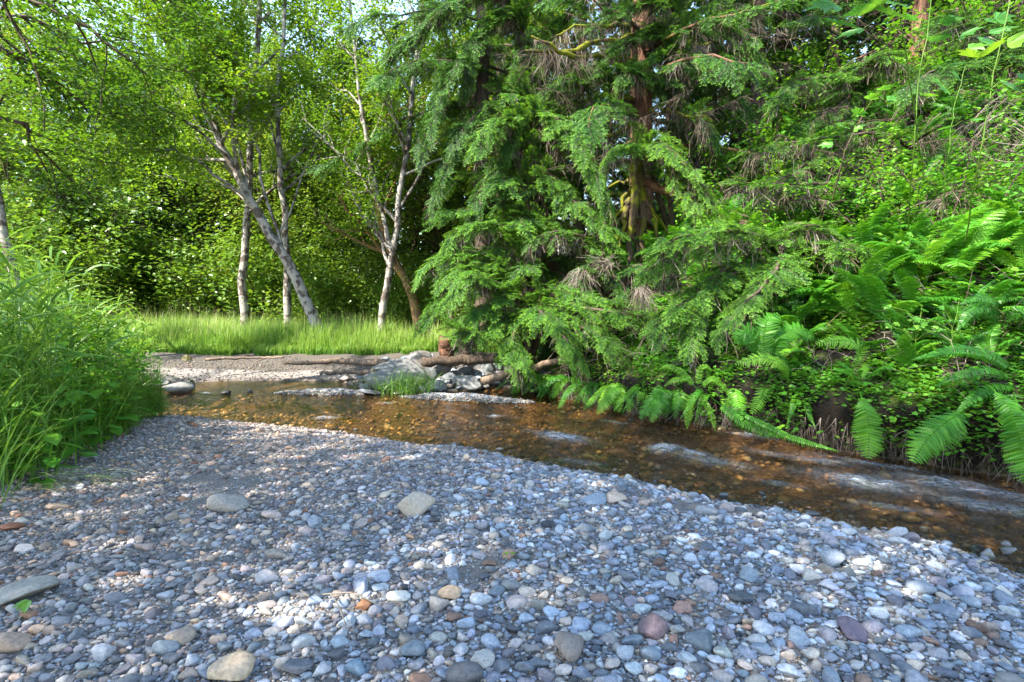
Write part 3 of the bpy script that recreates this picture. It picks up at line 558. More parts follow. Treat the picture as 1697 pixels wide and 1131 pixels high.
broadleaf('alder_tree', 'straight pale trunk standing at the back of the sunlit meadow', 'tree', b4, S4, dict(spB, **{'from': [.35, .2, .15]}), B_ALDER, L_FAR, .10, 14, 'alders at the meadow edge', vmean=.6)
b5 = on(px(478, 530, 15.2)[0], 15.2)
S5 = [(smooth_path([(0, 0, -.1)] + rel([(480, 430), (470, 360), (463, 300), (455, 200), (470, 60), (480, -100)], 15.2, b5), 12, 15), .12, .04)]
broadleaf('alder_tree', 'whitish alder trunk rising just behind the leaning many stemmed one', 'tree', b5, S5, dict(spB, **{'from': [.4, .2, .15]}), B_ALDER, L_FAR, .09, 15, 'alders at the meadow edge', vmean=.6)
b6 = on(px(30, 500, 10.5)[0], 10.5)
S6 = [(smooth_path([(0, 0, -.1)] + rel([(28, 470), (10, 400), (-5, 330), (-30, 200), (-60, 50)], 10.5, b6), 10, 16), .10, .05)]
broadleaf('alder_tree', 'pale thin trunk leaning outward behind the tall reed grass', 'tree', b6, S6, dict(spB, n=[5, 4, 4], **{'from': [.5, .2, .15]}), B_ALDER, L_ALDER, .08, 16, 'alders at the meadow edge')
# overhanging limbs of a tree that stands just out of frame, near and leafy
b7 = on(-10.5, 6.5)
S7 = [([(0, 0, 0), (.1, 0, 2), (.3, .1, 5), (.6, 0, 9)], .2, .1)]
for k, (h, e) in enumerate([(3.6, [(-40, 60, 6.8), (60, 100, 7), (150, 190, 7.3)]), (4.8, [(-60, -60, 6.5), (60, 20, 6.6), (170, 60, 6.8), (250, 130, 7)]), (3.0, [(-40, 180, 6.8), (60, 230, 7.2), (120, 300, 7.6)]), (5.6, [(-30, -160, 6.8), (120, -100, 7.4), (260, -40, 8), (330, 60, 8.4)]), (4.0, [(-40, 20, 7.6), (90, 50, 8.2), (230, 90, 8.8)])]):
    S7.append((smooth_path([(.3, 0, h)] + [px(a, b, c) - b7 for a, b, c in e], 10, 20 + k, .05), .05, .012))
broadleaf('alder_tree', 'leafy alder limbs hanging in over the reed grass from the frame edge', 'tree', b7, S7, dict(n=[9, 5], len=[.28, .5], ang=[.8, .8], up=[-.02, -.02], dens=120, spread=.10, moss=MZ, **{'from': [.25, .1]}), B_DARK, L_ALDER, .07, 17, vmean=.12)  # low leaf tint paints shade into these near hanging leaves

# -------- conifers
def bough(seed, nside=19, wl=.062, droop=.30, sparse=.72, wid=.24):
    """unit flat spray along +x : twigs both sides, needles as slim blades; tint rises to the fresh tips"""
    rng = np.random.default_rng(seed); B = []; Dv = []; Vv = []; Lw = []; St = []
    def ax(t): return np.array((t, .04 * sin(5 * t + seed), -droop * t * t))
    for k in range(nside):
        for sg in (-1, 1):
            t = .06 + .94 * (k + rng.uniform(0, .9)) / nside; L = (.42 * (1 - t) ** .8 + .06) * rng.uniform(.45, 1.3); a = rng.uniform(.6, 1.15) - .35 * t
            d = np.array((cos(a), sg * sin(a), rng.normal(.0, .14))); m = max(3, int(L / .016 * sparse)); p0 = ax(t)
            s = (np.arange(m) + rng.uniform(0, 1, m)) / m; P = p0 + np.outer(s * L, d); P[:, 2] -= .5 * (s * L) ** 2 * (1 + droop) / max(L, .1) * .32
            St.append((p0, p0 + d * L * .9 - np.array((0, 0, .25 * L * (1 + droop) * .6))))
            for q in (-1, 1):
                e = rng.uniform(.6, 1.0, m); dd = np.stack([d[0] * np.cos(e) - q * d[1] * np.sin(e), d[1] * np.cos(e) + q * d[0] * np.sin(e), -.12 + rng.normal(0, .28, m) - .25 * s], 1)
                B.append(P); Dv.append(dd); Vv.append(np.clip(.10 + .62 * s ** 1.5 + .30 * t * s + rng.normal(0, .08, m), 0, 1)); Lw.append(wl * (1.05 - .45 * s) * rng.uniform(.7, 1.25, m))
    g = Geo(); B = np.concatenate(B); Dv = np.concatenate(Dv); Vv = np.concatenate(Vv); Lw = np.concatenate(Lw)
    M = frames(Dv, np.tile((0, 0, 1.), (len(B), 1)), rng.normal(0, .5, len(B))) * Lw[:, None, None]; M[:, :, 1] *= wid
    stamp(g, SPINE[0], SPINE[1], M, B, Vv); V, F, T = g.arrays()
    gs_ = Geo(); A0 = np.array([a for a, b in St]); A1 = np.array([b for a, b in St]); d = A1 - A0; L = np.linalg.norm(d, axis=1)
    M = frames(d, np.tile((0, 0, 1.), (len(d), 1)), rng.uniform(0, 3, len(d))); M[:, :, 0] *= L[:, None]; M[:, :, 1] *= .008
    stamp(gs_, SPINE[0], SPINE[1], M, A0, np.full(len(d), .3)); tube(gs_, [ax(t) for t in np.linspace(0, .97, 7)], np.linspace(.010, .003, 7), 3, .3)
    return (V, F, T), gs_.arrays()
BOU = [bough(40 + k, droop=[.08, .22, .35, .15][k % 4]) for k in range(7)]
BOUF = [bough(60 + k, nside=15, wl=.085, droop=[.25, .4, .6][k % 3], sparse=.5, wid=.42) for k in range(5)]   # coarser, for far trees
def put_boughs(gl, gtw, rng, P, Dr, sc, lib, vb=0.0, roll=.35):
    k = rng.integers(0, len(lib), len(P)); M = frames(Dr, np.tile((0, 0, 1.), (len(P), 1)), rng.normal(0, roll, len(P))) * np.asarray(sc)[:, None, None]
    vb = np.broadcast_to(vb, (len(P),)) + rng.normal(0, .05, len(P))
    for j in range(len(lib)):
        s = k == j
        if not s.any(): continue
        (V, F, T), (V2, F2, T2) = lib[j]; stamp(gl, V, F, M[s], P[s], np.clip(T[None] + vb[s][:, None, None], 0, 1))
        if gtw is not None: stamp(gtw, V2, F2, M[s], P[s], np.full(s.sum(), .35))
def dead_twigs(g, rng, P, Dr, L, n=7, w=.006):
    """loose fans of bare twigs hanging from each spot"""
    N = len(P); Q = np.repeat(P, n, 0); D = np.repeat(norm(Dr), n, 0) + rng.normal(0, .45, (N * n, 3)) * (1, 1, .6) + (0, 0, -.25); Ls = np.repeat(np.broadcast_to(L, (N,)), n) * rng.uniform(.3, 1.1, N * n)
    v = np.repeat(rng.uniform(.2, 1, N), n)
    for s_ in range(3):
        D = norm(D + rng.normal(0, .22, D.shape) + (0, 0, -.22)); seg = Ls / 3; M = frames(D, rng.normal(size=D.shape)); M[:, :, 0] *= (seg * 1.08)[:, None]; M[:, :, 1] *= w * (1.3 - .35 * s_); M[:, :, 2] *= w
        T = np.array([(0, -1, 0), (0, 1, 0), (1, .7, 0), (1, -.7, 0), (0, 0, 1), (1, 0, .7)], float); stamp(g, T, [np.array([(0, 1, 2, 3), (1, 4, 5, 2), (4, 0, 3, 5)])], M, Q, v); Q = Q + D * seg[:, None]
def conifer(name, label, loc, H, r, h0, seed, Lmax, step=.35, lib=None, bark=None, group=None, az=None, per=1.0, bscale=1.0, dead=0, h1=None, lean=(0, 0), vb=0.0, keep=None, mossy=0.0, top=.25, bend=.0):
    """trunk + limbs carrying flat sprays; limbs get shorter to the top"""
    rng = np.random.default_rng(seed); lib = lib or BOU; root = thing(name, label, 'tree', tuple(loc), group)
    gt = Geo(); gl = Geo(); gtw = Geo(); gd = Geo(); hs_ = np.linspace(0, H, 14); TP = np.stack([lean[0] * hs_ / H + .04 * np.sin(hs_), lean[1] * hs_ / H + .04 * np.cos(hs_ * .8), hs_ - .15], 1)
    fl = 1 + .6 * np.exp(-hs_ / .5); tube(gt, TP, r * (1 - .85 * hs_ / H) * fl, 12, np.tile((.5, 0.0, .5), (14 * 12, 1)))
    P = []; Dr = []; Sc = []; h = h0; a = rng.uniform(0, 6.28)
    while h < (h1 or H * .985):
        a += 2.4 + rng.normal(0, .3); f = (h / H); L = Lmax * (top + (1 - top) * (1 - f) ** .8) * rng.uniform(.75, 1.15)
        d = np.array((cos(a), sin(a), .12 - .25 * (1 - f)))
        if az is not None and not az(cos(a), sin(a), h): h += step * .5; continue
        p0 = np.array((np.interp(h, hs_, TP[:, 0]), np.interp(h, hs_, TP[:, 1]), h)); n = 7; s = np.linspace(0, 1, n)
        Q = p0 + np.outer(s * L, d) + np.stack([np.zeros(n), np.zeros(n), -(.16 + bend) * L * s ** 2 * 1.3], 1); Q += rng.normal(0, .02 * L, Q.shape) * s[:, None]
        nv = 5; tube(gt, Q, np.linspace(.011 * L + .008, .004, n), nv, np.tile((.5, mossy + rng.uniform(-.1, .3) * (mossy > 0), .5), (n * nv, 1)))
        m = max(3, int(L / (.085 * bscale) * per)); u = rng.uniform(.06 if dead < 4 else .3, 1, m) ** .8; u[-1] = 1
        for uu in u:
            k = min(int(uu * (n - 1)), n - 2); q = Q[k] + (Q[k + 1] - Q[k]) * (uu * (n - 1) - k); t_ = norm(Q[k + 1] - Q[k]); side = norm(np.cross(t_, (0, 0, 1))) * rng.choice((-1, 1))
            e = rng.uniform(.4, 1.1) * (1 - .6 * uu ** 3); P.append(q); Dr.append(t_ * cos(e) + side * sin(e) + np.array((0, 0, rng.normal(-.18, .12)))); Sc.append(min(L * .5, .68 * bscale) * rng.uniform(.5, 1.15))
        if dead:
            for uu in rng.uniform(.05, .8, int(dead * L)):
                k = min(int(uu * (n - 1)), n - 2); q = Q[k] + (Q[k + 1] - Q[k]) * (uu * (n - 1) - k); dead_twigs(gd, rng, q[None], norm(Q[k + 1] - Q[k])[None] * .7 + rng.normal(0, .5, (1, 3)) + (0, 0, -.5), .5, 5)
        h += step * rng.uniform(.6, 1.4)
    P = np.array(P); Dr = np.array(Dr); Sc = np.array(Sc)
    if keep is not None: k = keep(P + np.array(loc)); P, Dr, Sc = P[k], Dr[k], Sc[k]
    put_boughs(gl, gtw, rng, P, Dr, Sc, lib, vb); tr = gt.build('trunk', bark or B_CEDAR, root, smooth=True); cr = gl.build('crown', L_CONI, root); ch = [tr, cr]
    tw = gtw.build('twigs', DEAD, root); ch.append(tw)
    if dead: ch.append(gd.build('dead_twigs', DEAD, root))
    return kids(root, *ch)
def no_dup(l): return l
# far conifers: one built, the others copied
FC = conifer('conifer_tree', 'tall dense conifer far behind the meadow, leftover', (0, 0, 0), 19, .28, .6, 201, 3.6, .42, BOUF, B_DARK, 'conifers beyond the meadow', per=.42, bscale=2.2)
FC2 = conifer('conifer_tree', 'second far conifer', (0, 0, 0), 17, .24, 1.0, 202, 3.0, .40, BOUF, B_DARK, 'conifers beyond the meadow', per=.42, bscale=2.0, dead=0)
def place(o, x, y, rz, s, label, group=None):
    o.location = (x, y, hz(x, y) - .1); o.rotation_euler = (0, 0, rz); o.scale = (s, s, s); o['label'] = label
    if group: o['group'] = group
    return o
fr_ = np.random.default_rng(77)
spotsC = [(-27, 27, 1.0, 0), (-23.5, 33, 1.1, 1), (-19, 28, .85, 0), (-12.5, 30, .85, 1), (-15.5, 35, 1.1, 0), (-8.6, 27, .82, 1), (-5.0, 30, 1.05, 0), (-10.5, 37, .75, 0), (-2.6, 24, .95, 1), (-1.2, 31, 1.1, 0), (-32, 34, 1.2, 1), (-6.8, 35, 1.15, 1)]
DESC = ['at the frame edge behind the reeds', 'among the farthest ones over the reeds', 'above the lit meadow end', 'behind the thin pale trunk', 'far behind the pale trunk', 'peeping between the leaning alder stems', 'between leaning alder and slim white alder', 'tallest and farthest behind the leaning alder', 'just behind the orange mossy trunk', 'in the dark gap by the conifer wall', 'farthest out beyond the reed bed', 'hidden deep behind the slim white alder']
for k, (x, y, s, v) in enumerate(spotsC):
    src = (FC, FC2)[v]; o = src if k in (0, 1) else copy_tree(src)
    place(o, x, y, fr_.uniform(0, 6), s, 'dark green conifer ' + DESC[k])
# far broadleaf trees of the meadow's back edge, leafy down to the ground
def bush_spec(n, dens, spread, moss=lambda l: 0): return dict(n=n, len=[.45, .5, .5], ang=[.7, .8, .8], up=[.05, .02, .0], dens=dens, spread=spread, moss=moss, **{'from': [.08, .15, .1]})
def big_leafy(seed, H, lean):
    st = []; rng = np.random.default_rng(seed)
    for k in range(4):
        a = rng.uniform(0, 6.28); P, _ = limb(rng, (0, 0, -.1), (cos(a) * .25 + lean, sin(a) * .25, 1), H * rng.uniform(.7, 1), 9, .07, .02); st.append((P, .13, .03))
    return st
FT = [broadleaf('broadleaf_tree', 'tree', 'tree', (0, 0, 0), big_leafy(301 + k, 13, .05 * (k - 1)), bush_spec([13, 6, 4], 60, .22), B_DARK, L_FAR, .14, 301 + k, 'leafy trees beyond the meadow', vmean=(.8, .5, .3)[k]) for k in range(3)]
spotsT = [(-19.5, 22, 1.0), (-15.6, 23.5, .95), (-12.2, 22.5, .9), (-9.0, 22, .78), (-6.3, 21.5, .78), (-4.0, 20.5, .85), (-23.5, 24, 1.0), (-13.8, 27, 1.1), (-10.6, 25.5, .8), (-1.8, 20, .9), (-21.5, 19, .8), (-17.5, 18.5, .62)]
DT = ['over the reeds at the frame edge', 'with yellow green crown above the meadow end', 'behind the leaning alder limbs', 'between leaning alder and the pale trunk', 'behind the leaning alder foot', 'behind the slim white alder', 'farthest out over the reeds', 'taller and farther back over the meadow', 'rising behind the pale trunk', 'beside the conifer wall in shade', 'close above the tall reed grass', 'small and low where meadow meets the reeds']
for k, (x, y, s) in enumerate(spotsT):
    o = FT[k] if k < 3 else copy_tree(FT[k % 3]); place(o, x, y, fr_.uniform(0, 6), s, 'leafy green tree ' + DT[k])
# shrubs under them
def shrub_stems(seed, H, n=7, sp=.5):
    rng = np.random.default_rng(seed); st = []
    for k in range(n):
        a = rng.uniform(0, 6.28); P, _ = limb(rng, (cos(a) * .15, sin(a) * .15, -.1), (cos(a) * sp, sin(a) * sp, 1), H * rng.uniform(.6, 1), 7, .12, -.01); st.append((P, .025, .008))
    return st
SH = [broadleaf('shrub', 'shrub', 'shrub', (0, 0, 0), shrub_stems(320 + k, 3.4 - .5 * k), bush_spec([8, 5], 75, .2), B_DARK, L_FAR, .11, 320 + k, 'shrubs along the back of the meadow', vmean=.45) for k in range(3)]
spotsS = [(-15.5, 19.5, 1.0), (-13.2, 20.0, .9), (-11.3, 19.4, 1.1), (-9.2, 20.5, 1.0), (-7.2, 19.4, 1.1), (-6.0, 18.5, .8), (-4.4, 17.6, 1.0), (-3.2, 16.2, .8), (-2.0, 15.8, .9), (-1.0, 16.5, 1.2), (-17.5, 17, 1.0), (-12, 14.6, .9), (-13.6, 12.9, .85), (-14.8, 14.5, 1.2), (-.9, 14.2, .7)]
for k, (x, y, s) in enumerate(spotsS):
    o = SH[k] if k < 3 else copy_tree(SH[k % 3]); place(o, x, y, fr_.uniform(0, 6), s, ['bushy shrub', 'dense low shrub', 'rounded green shrub'][k % 3] + ' ' + ['below the yellow green tree', 'at the back of the lit grass', 'beside the straight pale trunk', 'between pale trunk and leaning alder', 'behind the leaning alder foot', 'next to the leaning alder', 'between the two nearest alders', 'at the slim white alder foot', 'beside the orange mossy trunk', 'in the dark corner by the conifers', 'at the end of the meadow by the reeds', 'just above the reed grass tips', 'behind the tall reed grass', 'farthest behind the reed grass', 'behind the sawn stump'][k])
for k, (x, y, s) in enumerate([(-16.5, 21, 1.2), (-14.3, 21.6, 1.15), (-12.2, 21.2, 1.2), (-10.2, 21.8, 1.2), (-8.2, 21.5, 1.2), (-19, 20.5, 1.3), (-5.2, 19.5, 1.1), (-13.4, 18.6, 1.7), (-11.0, 19.2, 1.6), (-8.6, 19.2, 1.5), (-6.2, 17.2, 1.2), (-15.2, 17.6, 1.6)]):
    o = copy_tree(SH[(k + 1) % 3]); place(o, x, y, fr_.uniform(0, 6), s, 'dark understory shrub ' + ['behind the bushes over the reed tips', 'behind the bush at the back of the lit grass', 'behind the straight pale trunk', 'behind the bush between pale trunk and leaning alder', 'behind the leaning alder', 'farthest towards the frame edge', 'behind the slim white alder', 'tallest above the lit grass', 'tall between grass and the pale trunk', 'tall close behind the leaning alder', 'low between the two nearest alders', 'tall above the reed tips'][k])
# the wood beyond them, one far mass
g = Geo(); rw = np.random.default_rng(91); n_ = 70000; Pw = np.stack([rw.uniform(-52, 3, n_), rw.uniform(38, 50, n_), 22 * rw.random(n_) ** .8], 1)
Pw = Pw[(vnoise(Pw, .16, 31) + .35 * vnoise(Pw, .6, 32) > -.12) & (Pw[:, 2] < 17 + 5 * vnoise(Pw[:, :2], .12, 33))]; leaves(g, Pw, .42, rw, v=np.clip(.4 + .4 * vnoise(Pw, .3, 34) + rw.normal(0, .12, len(Pw)), 0, 1))
n_ = 130000; Pw = np.stack([rw.uniform(-4, 34, n_), rw.uniform(20, 32, n_), 26 * rw.random(n_) ** .9], 1); Pw[:, 2] += terrain(Pw[:, :2]) * .8; Pw = Pw[vnoise(Pw, .3, 35) + .35 * vnoise(Pw, .9, 36) > -.2]; leaves(g, Pw, .30, rw, v=np.clip(.2 + .4 * vnoise(Pw, .4, 37) + rw.normal(0, .12, len(Pw)), 0, 1))
n_ = 26000; Pw = np.stack([rw.uniform(-30, 0, n_), rw.uniform(24, 26, n_), .3 + 4.5 * rw.random(n_)], 1); leaves(g, Pw, .2, rw, v=np.clip(.2 + rw.normal(0, .12, len(Pw)), 0, 1))
tag(g.build('far_wood', L_FAR), kind='stuff', label='far wood closing the view beyond the meadow')
# -------- meadow grass
def grass(g, P, H, wdt, rng, lean=.35, v0=.35, v1=.75, seg=4):
    N = len(P); a = rng.uniform(-pi, pi, N); dr = np.stack([np.cos(a), np.sin(a), np.zeros(N)], 1); sd_ = np.stack([-np.sin(a), np.cos(a), np.zeros(N)], 1); ln = np.abs(rng.normal(0, lean, N)) * H
    vb = rng.normal(0, .12, N); V = []; T = []
    for k in range(seg + 1):
        s = k / seg; c = P + dr * (ln * s ** 2)[:, None] + np.array((0, 0, 1.)) * (H * s - .35 * ln * s ** 2)[:, None]; w_ = wdt * (1 - s ** 1.6) + .0006
        for q in (-1, 1): V.append(c + sd_ * (q * w_ / 2)[:, None] if np.ndim(w_) else c + sd_ * q * w_ / 2); T.append(np.clip(v0 + (v1 - v0) * s + vb, 0, 1))
    V = np.stack(V, 1); T = np.stack(T, 1); n = 2 * (seg + 1); F = np.array([(2 * k, 2 * k + 1, 2 * k + 3, 2 * k + 2) for k in range(seg)])
    g.add(V.reshape(-1, 3), [(F[None] + (np.arange(N) * n)[:, None, None]).reshape(-1, 4)], T.reshape(-1))
gr_ = np.random.default_rng(8)
n_ = 110000; Pg = np.stack([gr_.uniform(-17, .6, n_), 12.2 + 8.5 * gr_.random(n_) ** 1.7], 1); dw_ = seg_dist(Pg, WATER, True); ed = 2.15 + .35 * vnoise(Pg, .9, 21) + .25 * vnoise(Pg, 3, 22)
ok = (dw_ > ed) & ~inside(Pg, HILL); Pg = Pg[ok]; dw_ = dw_[ok] - ed[ok]; Hh = (.26 + .47 * sstep(0, .8, dw_)) * np.exp(gr_.normal(0, .2, len(Pg))) * (1 + .2 * vnoise(Pg, .8, 23)) * np.where(Pg[:, 0] > -3.2, .75, 1)
g = Geo(); cl = vnoise(Pg, 2.6, 24); Hh = Hh * (.78 + .45 * cl) + .05; hd = gr_.random(len(Pg)) < .06 * (dw_ > .4)
P3 = np.concatenate([Pg, terrain(Pg)[:, None]], 1); a1 = (~hd) & (vnoise(Pg, .9, 25) > 0); a2 = (~hd) & ~a1; grass(g, P3[a1], Hh[a1], .013, gr_, .38, .30, .80); grass(g, P3[a2], Hh[a2] * .9, .015, gr_, .5, .22, .66)
grass(g, P3[hd], Hh[hd] * 1.22, .010, gr_, .15, .75, 1.0)
tag(g.build('meadow_grass', L_GRASS), kind='stuff', label='long meadow grass behind the far gravel bar')
# ------------------------------------------------ conifers of the steep right bank
G_H = 'conifers on the steep bank'
def at_px(x, y, Y):            # foot of a tree whose trunk shows at this photo spot
    q = px(x, y, Y); return on(q[0], Y, -.1)
# the hemlock whose sprays fill the middle
p = at_px(868, 480, 11.2)
conifer('hemlock_tree', 'hemlock with fine bright green sprays and a torn reddish trunk above the rock pile', p, 6.2, .10, .7, 401, 2.3, .17, bark=B_DARK, group=G_H, vb=.06, top=.35, bscale=.9, per=.9, h1=5.6, dead=2)
# dark old conifer just behind, hanging curtain
p = at_px(800, 500, 13.5)
conifer('hemlock_tree', 'taller darker hemlock whose hanging limbs reach over the meadow edge', p, 20, .24, 1.5, 402, 4.2, .26, bark=B_DARK, group=G_H, vb=-.06, top=.45, bend=.12, dead=3, h1=13, az=lambda c, s, h: not (h < 5.5 and c < -.1))
# big old cedar-barked tree with mossy limbs
p = at_px(1062, 230, 12.2); p[2] = hz(p[0], p[1]) - .1; CED = p
conifer('old_conifer', 'massive old conifer with reddish flaking bark and long mossy bare limbs', p, 22, .29, 2.3, 403, 4.4, .26, group=G_H, vb=-.04, top=.6, dead=3.9, mossy=.25, per=.7, h1=11)
p = at_px(1253, 200, 14.0)
conifer('conifer_tree', 'dark straight conifer trunk hung with dead brown twigs up the slope', p, 18, .20, 1.6, 404, 3.0, .26, group=G_H, vb=-.05, dead=9, per=.55, h1=9, bark=B_DARK)
p = at_px(1515, 160, 12.0)
conifer('conifer_tree', 'brown trunk standing behind the broad leaved seedling stems', p, 14, .17, 1.4, 405, 2.6, .30, group=G_H, vb=0, dead=8, per=.5, h1=6.5, bark=B_CEDAR)
HL = [(1290, 250, 17.5, 3.4, 18, 'just behind the dark straight trunk'), (1225, 260, 18, 3.2, 17, 'between the old roots and the straight dark trunk'), (1180, 120, 17, 3.2, 18, 'between the massive old tree and the dark straight trunk'), (960, 300, 15.5, 3.2, 19, 'behind the bright sprays up the slope'), (1380, 120, 16, 2.8, 16, 'upslope beyond the dark straight trunk'), (1640, 60, 14, 2.8, 15, 'highest near the frame corner'), (1450, 200, 19, 3.2, 18, 'deep in shade high on the slope'), (1110, 250, 20, 3.4, 20, 'far behind the massive old trunk'), (900, 350, 19, 3.2, 20, 'rising behind the dark hanging limbs'), (1300, 150, 22, 3.4, 18, 'farthest behind the dead brown twigs'), (1560, 150, 18, 3.0, 16, 'behind the brown trunk and seedlings'), (1750, 200, 12, 2.8, 14, 'cut by the frame edge over the ferns'), (830, 420, 17, 3.0, 20, 'between the dark hemlock and the meadow trees')]
src = None
for k, (a, b, Y, Lm, Ht, d) in enumerate(HL):
    p = at_px(a, b, Y)
    if k < 3: o = conifer('conifer_tree', 'shaded conifer ' + d, p, Ht, .2, .6, 420 + k, Lm, .34, BOUF if k else None, B_DARK, G_H, per=.6, bscale=1.7 if k else 1.2, dead=2.5, vb=-.02, h1=Ht * .75); src = (src or []) + [o]
    else: o = copy_tree(src[k % 3]); o.location = p; o.rotation_euler = (0, 0, k * 1.7); o['label'] = 'shaded conifer ' + d
# low leaning young hemlocks whose sprays spread over the water and the ferns
def young(name, label, foot, limbs, seed, vb=.12, sc=.8, per=1.0, dead=0, bark=None, r=.05, lib=None):
    """limbs: polylines of world points (seen spots); sprays all along them"""
    rng = np.random.default_rng(seed); root = thing(name, label, 'tree', tuple(foot), 'low hemlock boughs over the bank'); gt = Geo(); gl = Geo(); gtw = Geo(); gd = Geo(); P = []; Dr = []; Sc = []
    for K in limbs:
        Q = smooth_path(np.array(K) - foot, 12, seed, .02); Q[0] = np.array(K[0]) - foot; tube(gt, Q, np.linspace(r, .006, 12), 6, np.tile((.5, .1, .5), (72, 1))); L = np.linalg.norm(np.diff(Q, axis=0), axis=1).sum(); m = int(L / .048 * per)
        for uu in np.linspace(.22, 1, m):
            k = min(int(uu * 11), 10); q = Q[k] + (Q[k + 1] - Q[k]) * (uu * 11 - k); t_ = norm(Q[k + 1] - Q[k]); side = norm(np.cross(t_, (0, 0, 1))) * rng.choice((-1, 1)); e = rng.uniform(.35, 1.2) * (1 - .7 * uu ** 4)
            P.append(q + rng.normal(0, .04, 3)); Dr.append(t_ * cos(e) + side * sin(e) + np.array((0, 0, rng.normal(-.12, .15)))); Sc.append(sc * .78 * rng.uniform(.45, 1.15) * (1.1 - .4 * uu))
            if dead and rng.random() < dead: dead_twigs(gd, rng, (q - (0, 0, .05))[None], (t_ * .5 + (0, 0, -.6))[None], .42, 5)
    put_boughs(gl, gtw, rng, np.array(P), np.array(Dr), np.array(Sc), lib or BOU, vb, .3); ch = [gt.build('trunk', bark or B_DARK, root, smooth=True), gl.build('crown', L_CONI, root), gtw.build('twigs', DEAD, root)]
    if dead: ch.append(gd.build('dead_twigs', DEAD, root))
    return kids(root, *ch)
f = at_px(880, 500, 9.9)
young('hemlock_tree', 'low hemlock spraying bright fresh tips out over the water and the rock pile', f, [
 [f, px(850, 470, 9.6), px(790, 475, 9.2), px(735, 495, 9.0), px(705, 530, 8.9)], [f, px(850, 440, 9.8), px(790, 415, 9.6), px(735, 420, 9.4), px(700, 450, 9.2)], [f, px(860, 470, 9.4), px(820, 500, 9.0), px(790, 515, 8.8), px(770, 540, 8.7)], [f, px(870, 400, 10), px(830, 370, 9.8), px(780, 370, 9.6), px(745, 400, 9.4)],
 [f, px(860, 480, 9.6), px(820, 470, 9.0), px(785, 450, 8.6), px(755, 480, 8.4)], [f, px(900, 490, 9.2), px(960, 510, 8.6), px(1020, 520, 8.2), px(1085, 525, 8.0)], [f, px(880, 500, 9.0), px(900, 520, 8.3), px(930, 550, 7.9), px(960, 600, 7.7)],
 [f, px(900, 500, 9), px(960, 540, 8.3), px(1010, 565, 8), px(1060, 600, 7.8)], [f, px(850, 500, 9.3), px(820, 540, 8.8), px(790, 560, 8.5), px(760, 540, 8.3)], [f, px(870, 500, 9.2), px(850, 560, 8.7), px(850, 590, 8.5), px(870, 605, 8.2)],
 [f, px(840, 455, 9.8), px(800, 440, 9.5), px(765, 440, 9.2), px(735, 465, 9)], [f, px(890, 470, 9.5), px(930, 480, 9.0), px(990, 500, 8.7), px(1040, 500, 8.5)]], 501, .21, .72, 1.1, .35)
f = at_px(1300, 440, 8.6)
young('hemlock_tree', 'spreading hemlock boughs with lime tips resting above the fern slope', f, [
 [f, px(1270, 400, 8), px(1200, 400, 7.4), px(1120, 420, 7.0), px(1070, 450, 6.8)], [f, px(1280, 400, 7.8), px(1230, 380, 7.2), px(1150, 385, 6.8), px(1090, 410, 6.6)], [f, px(1300, 420, 7.6), px(1290, 440, 7.0), px(1260, 480, 6.6), px(1200, 540, 6.4)],
 [f, px(1330, 420, 7.6), px(1370, 400, 7.1), px(1400, 410, 6.8), px(1435, 430, 6.6)], [f, px(1260, 430, 7.6), px(1190, 470, 7.0), px(1130, 500, 6.8), px(1080, 540, 6.6)], [f, px(1290, 400, 8), px(1310, 370, 7.5), px(1340, 370, 7.2), px(1380, 385, 7)], [f, px(1250, 430, 7.8), px(1180, 450, 7.2), px(1150, 520, 6.8), px(1150, 560, 6.6)]], 502, .19, .70, 1.1, .35)
f = at_px(1120, 380, 10.6)
young('hemlock_tree', 'drooping hemlock bough lit pale green in front of the mossy roots', f, [
 [f, px(1060, 240, 10.2), px(1090, 225, 9.6), px(1120, 250, 9.2), px(1170, 310, 9), px(1200, 370, 8.9)], [f, px(1070, 240, 10), px(1040, 235, 9.6), px(1010, 255, 9.4)], [f, px(1100, 250, 9.8), px(1130, 290, 9.4), px(1150, 330, 9.2), px(1180, 390, 9)]], 503, .30, .65, 1.1, .45)
f = at_px(1500, 300, 9.8)
young('hemlock_tree', 'long level limb with light green sprays and grey dead twigs across the upper slope', f, [
 [f, px(1500, 225, 9.4), px(1420, 220, 9), px(1330, 235, 8.8), px(1240, 250, 8.7)], [f, px(1540, 215, 9.2), px(1580, 205, 8.8), px(1620, 195, 8.6)], [f, px(1450, 300, 9.0), px(1380, 300, 8.6), px(1300, 310, 8.4), px(1220, 300, 8.3)], [f, px(1400, 250, 9.2), px(1330, 270, 8.8), px(1250, 340, 8.6)]], 504, .14, .6, .8, .8)
f = at_px(1010, 440, 10.4)
young('hemlock_tree', 'shaded low hemlock hung with dead grey twigs beside the mossy roots', f, [
 [f, px(980, 400, 10), px(930, 380, 9.6), px(880, 400, 9.3)], [f, px(1000, 420, 10), px(980, 440, 9.5), px(950, 470, 9.2)], [f, px(1040, 430, 9.8), px(1090, 460, 9.2), px(1130, 480, 8.9)], [f, px(1000, 430, 10), px(1030, 470, 9.5), px(1050, 510, 9.2)]], 505, -.02, .6, .9, .9)
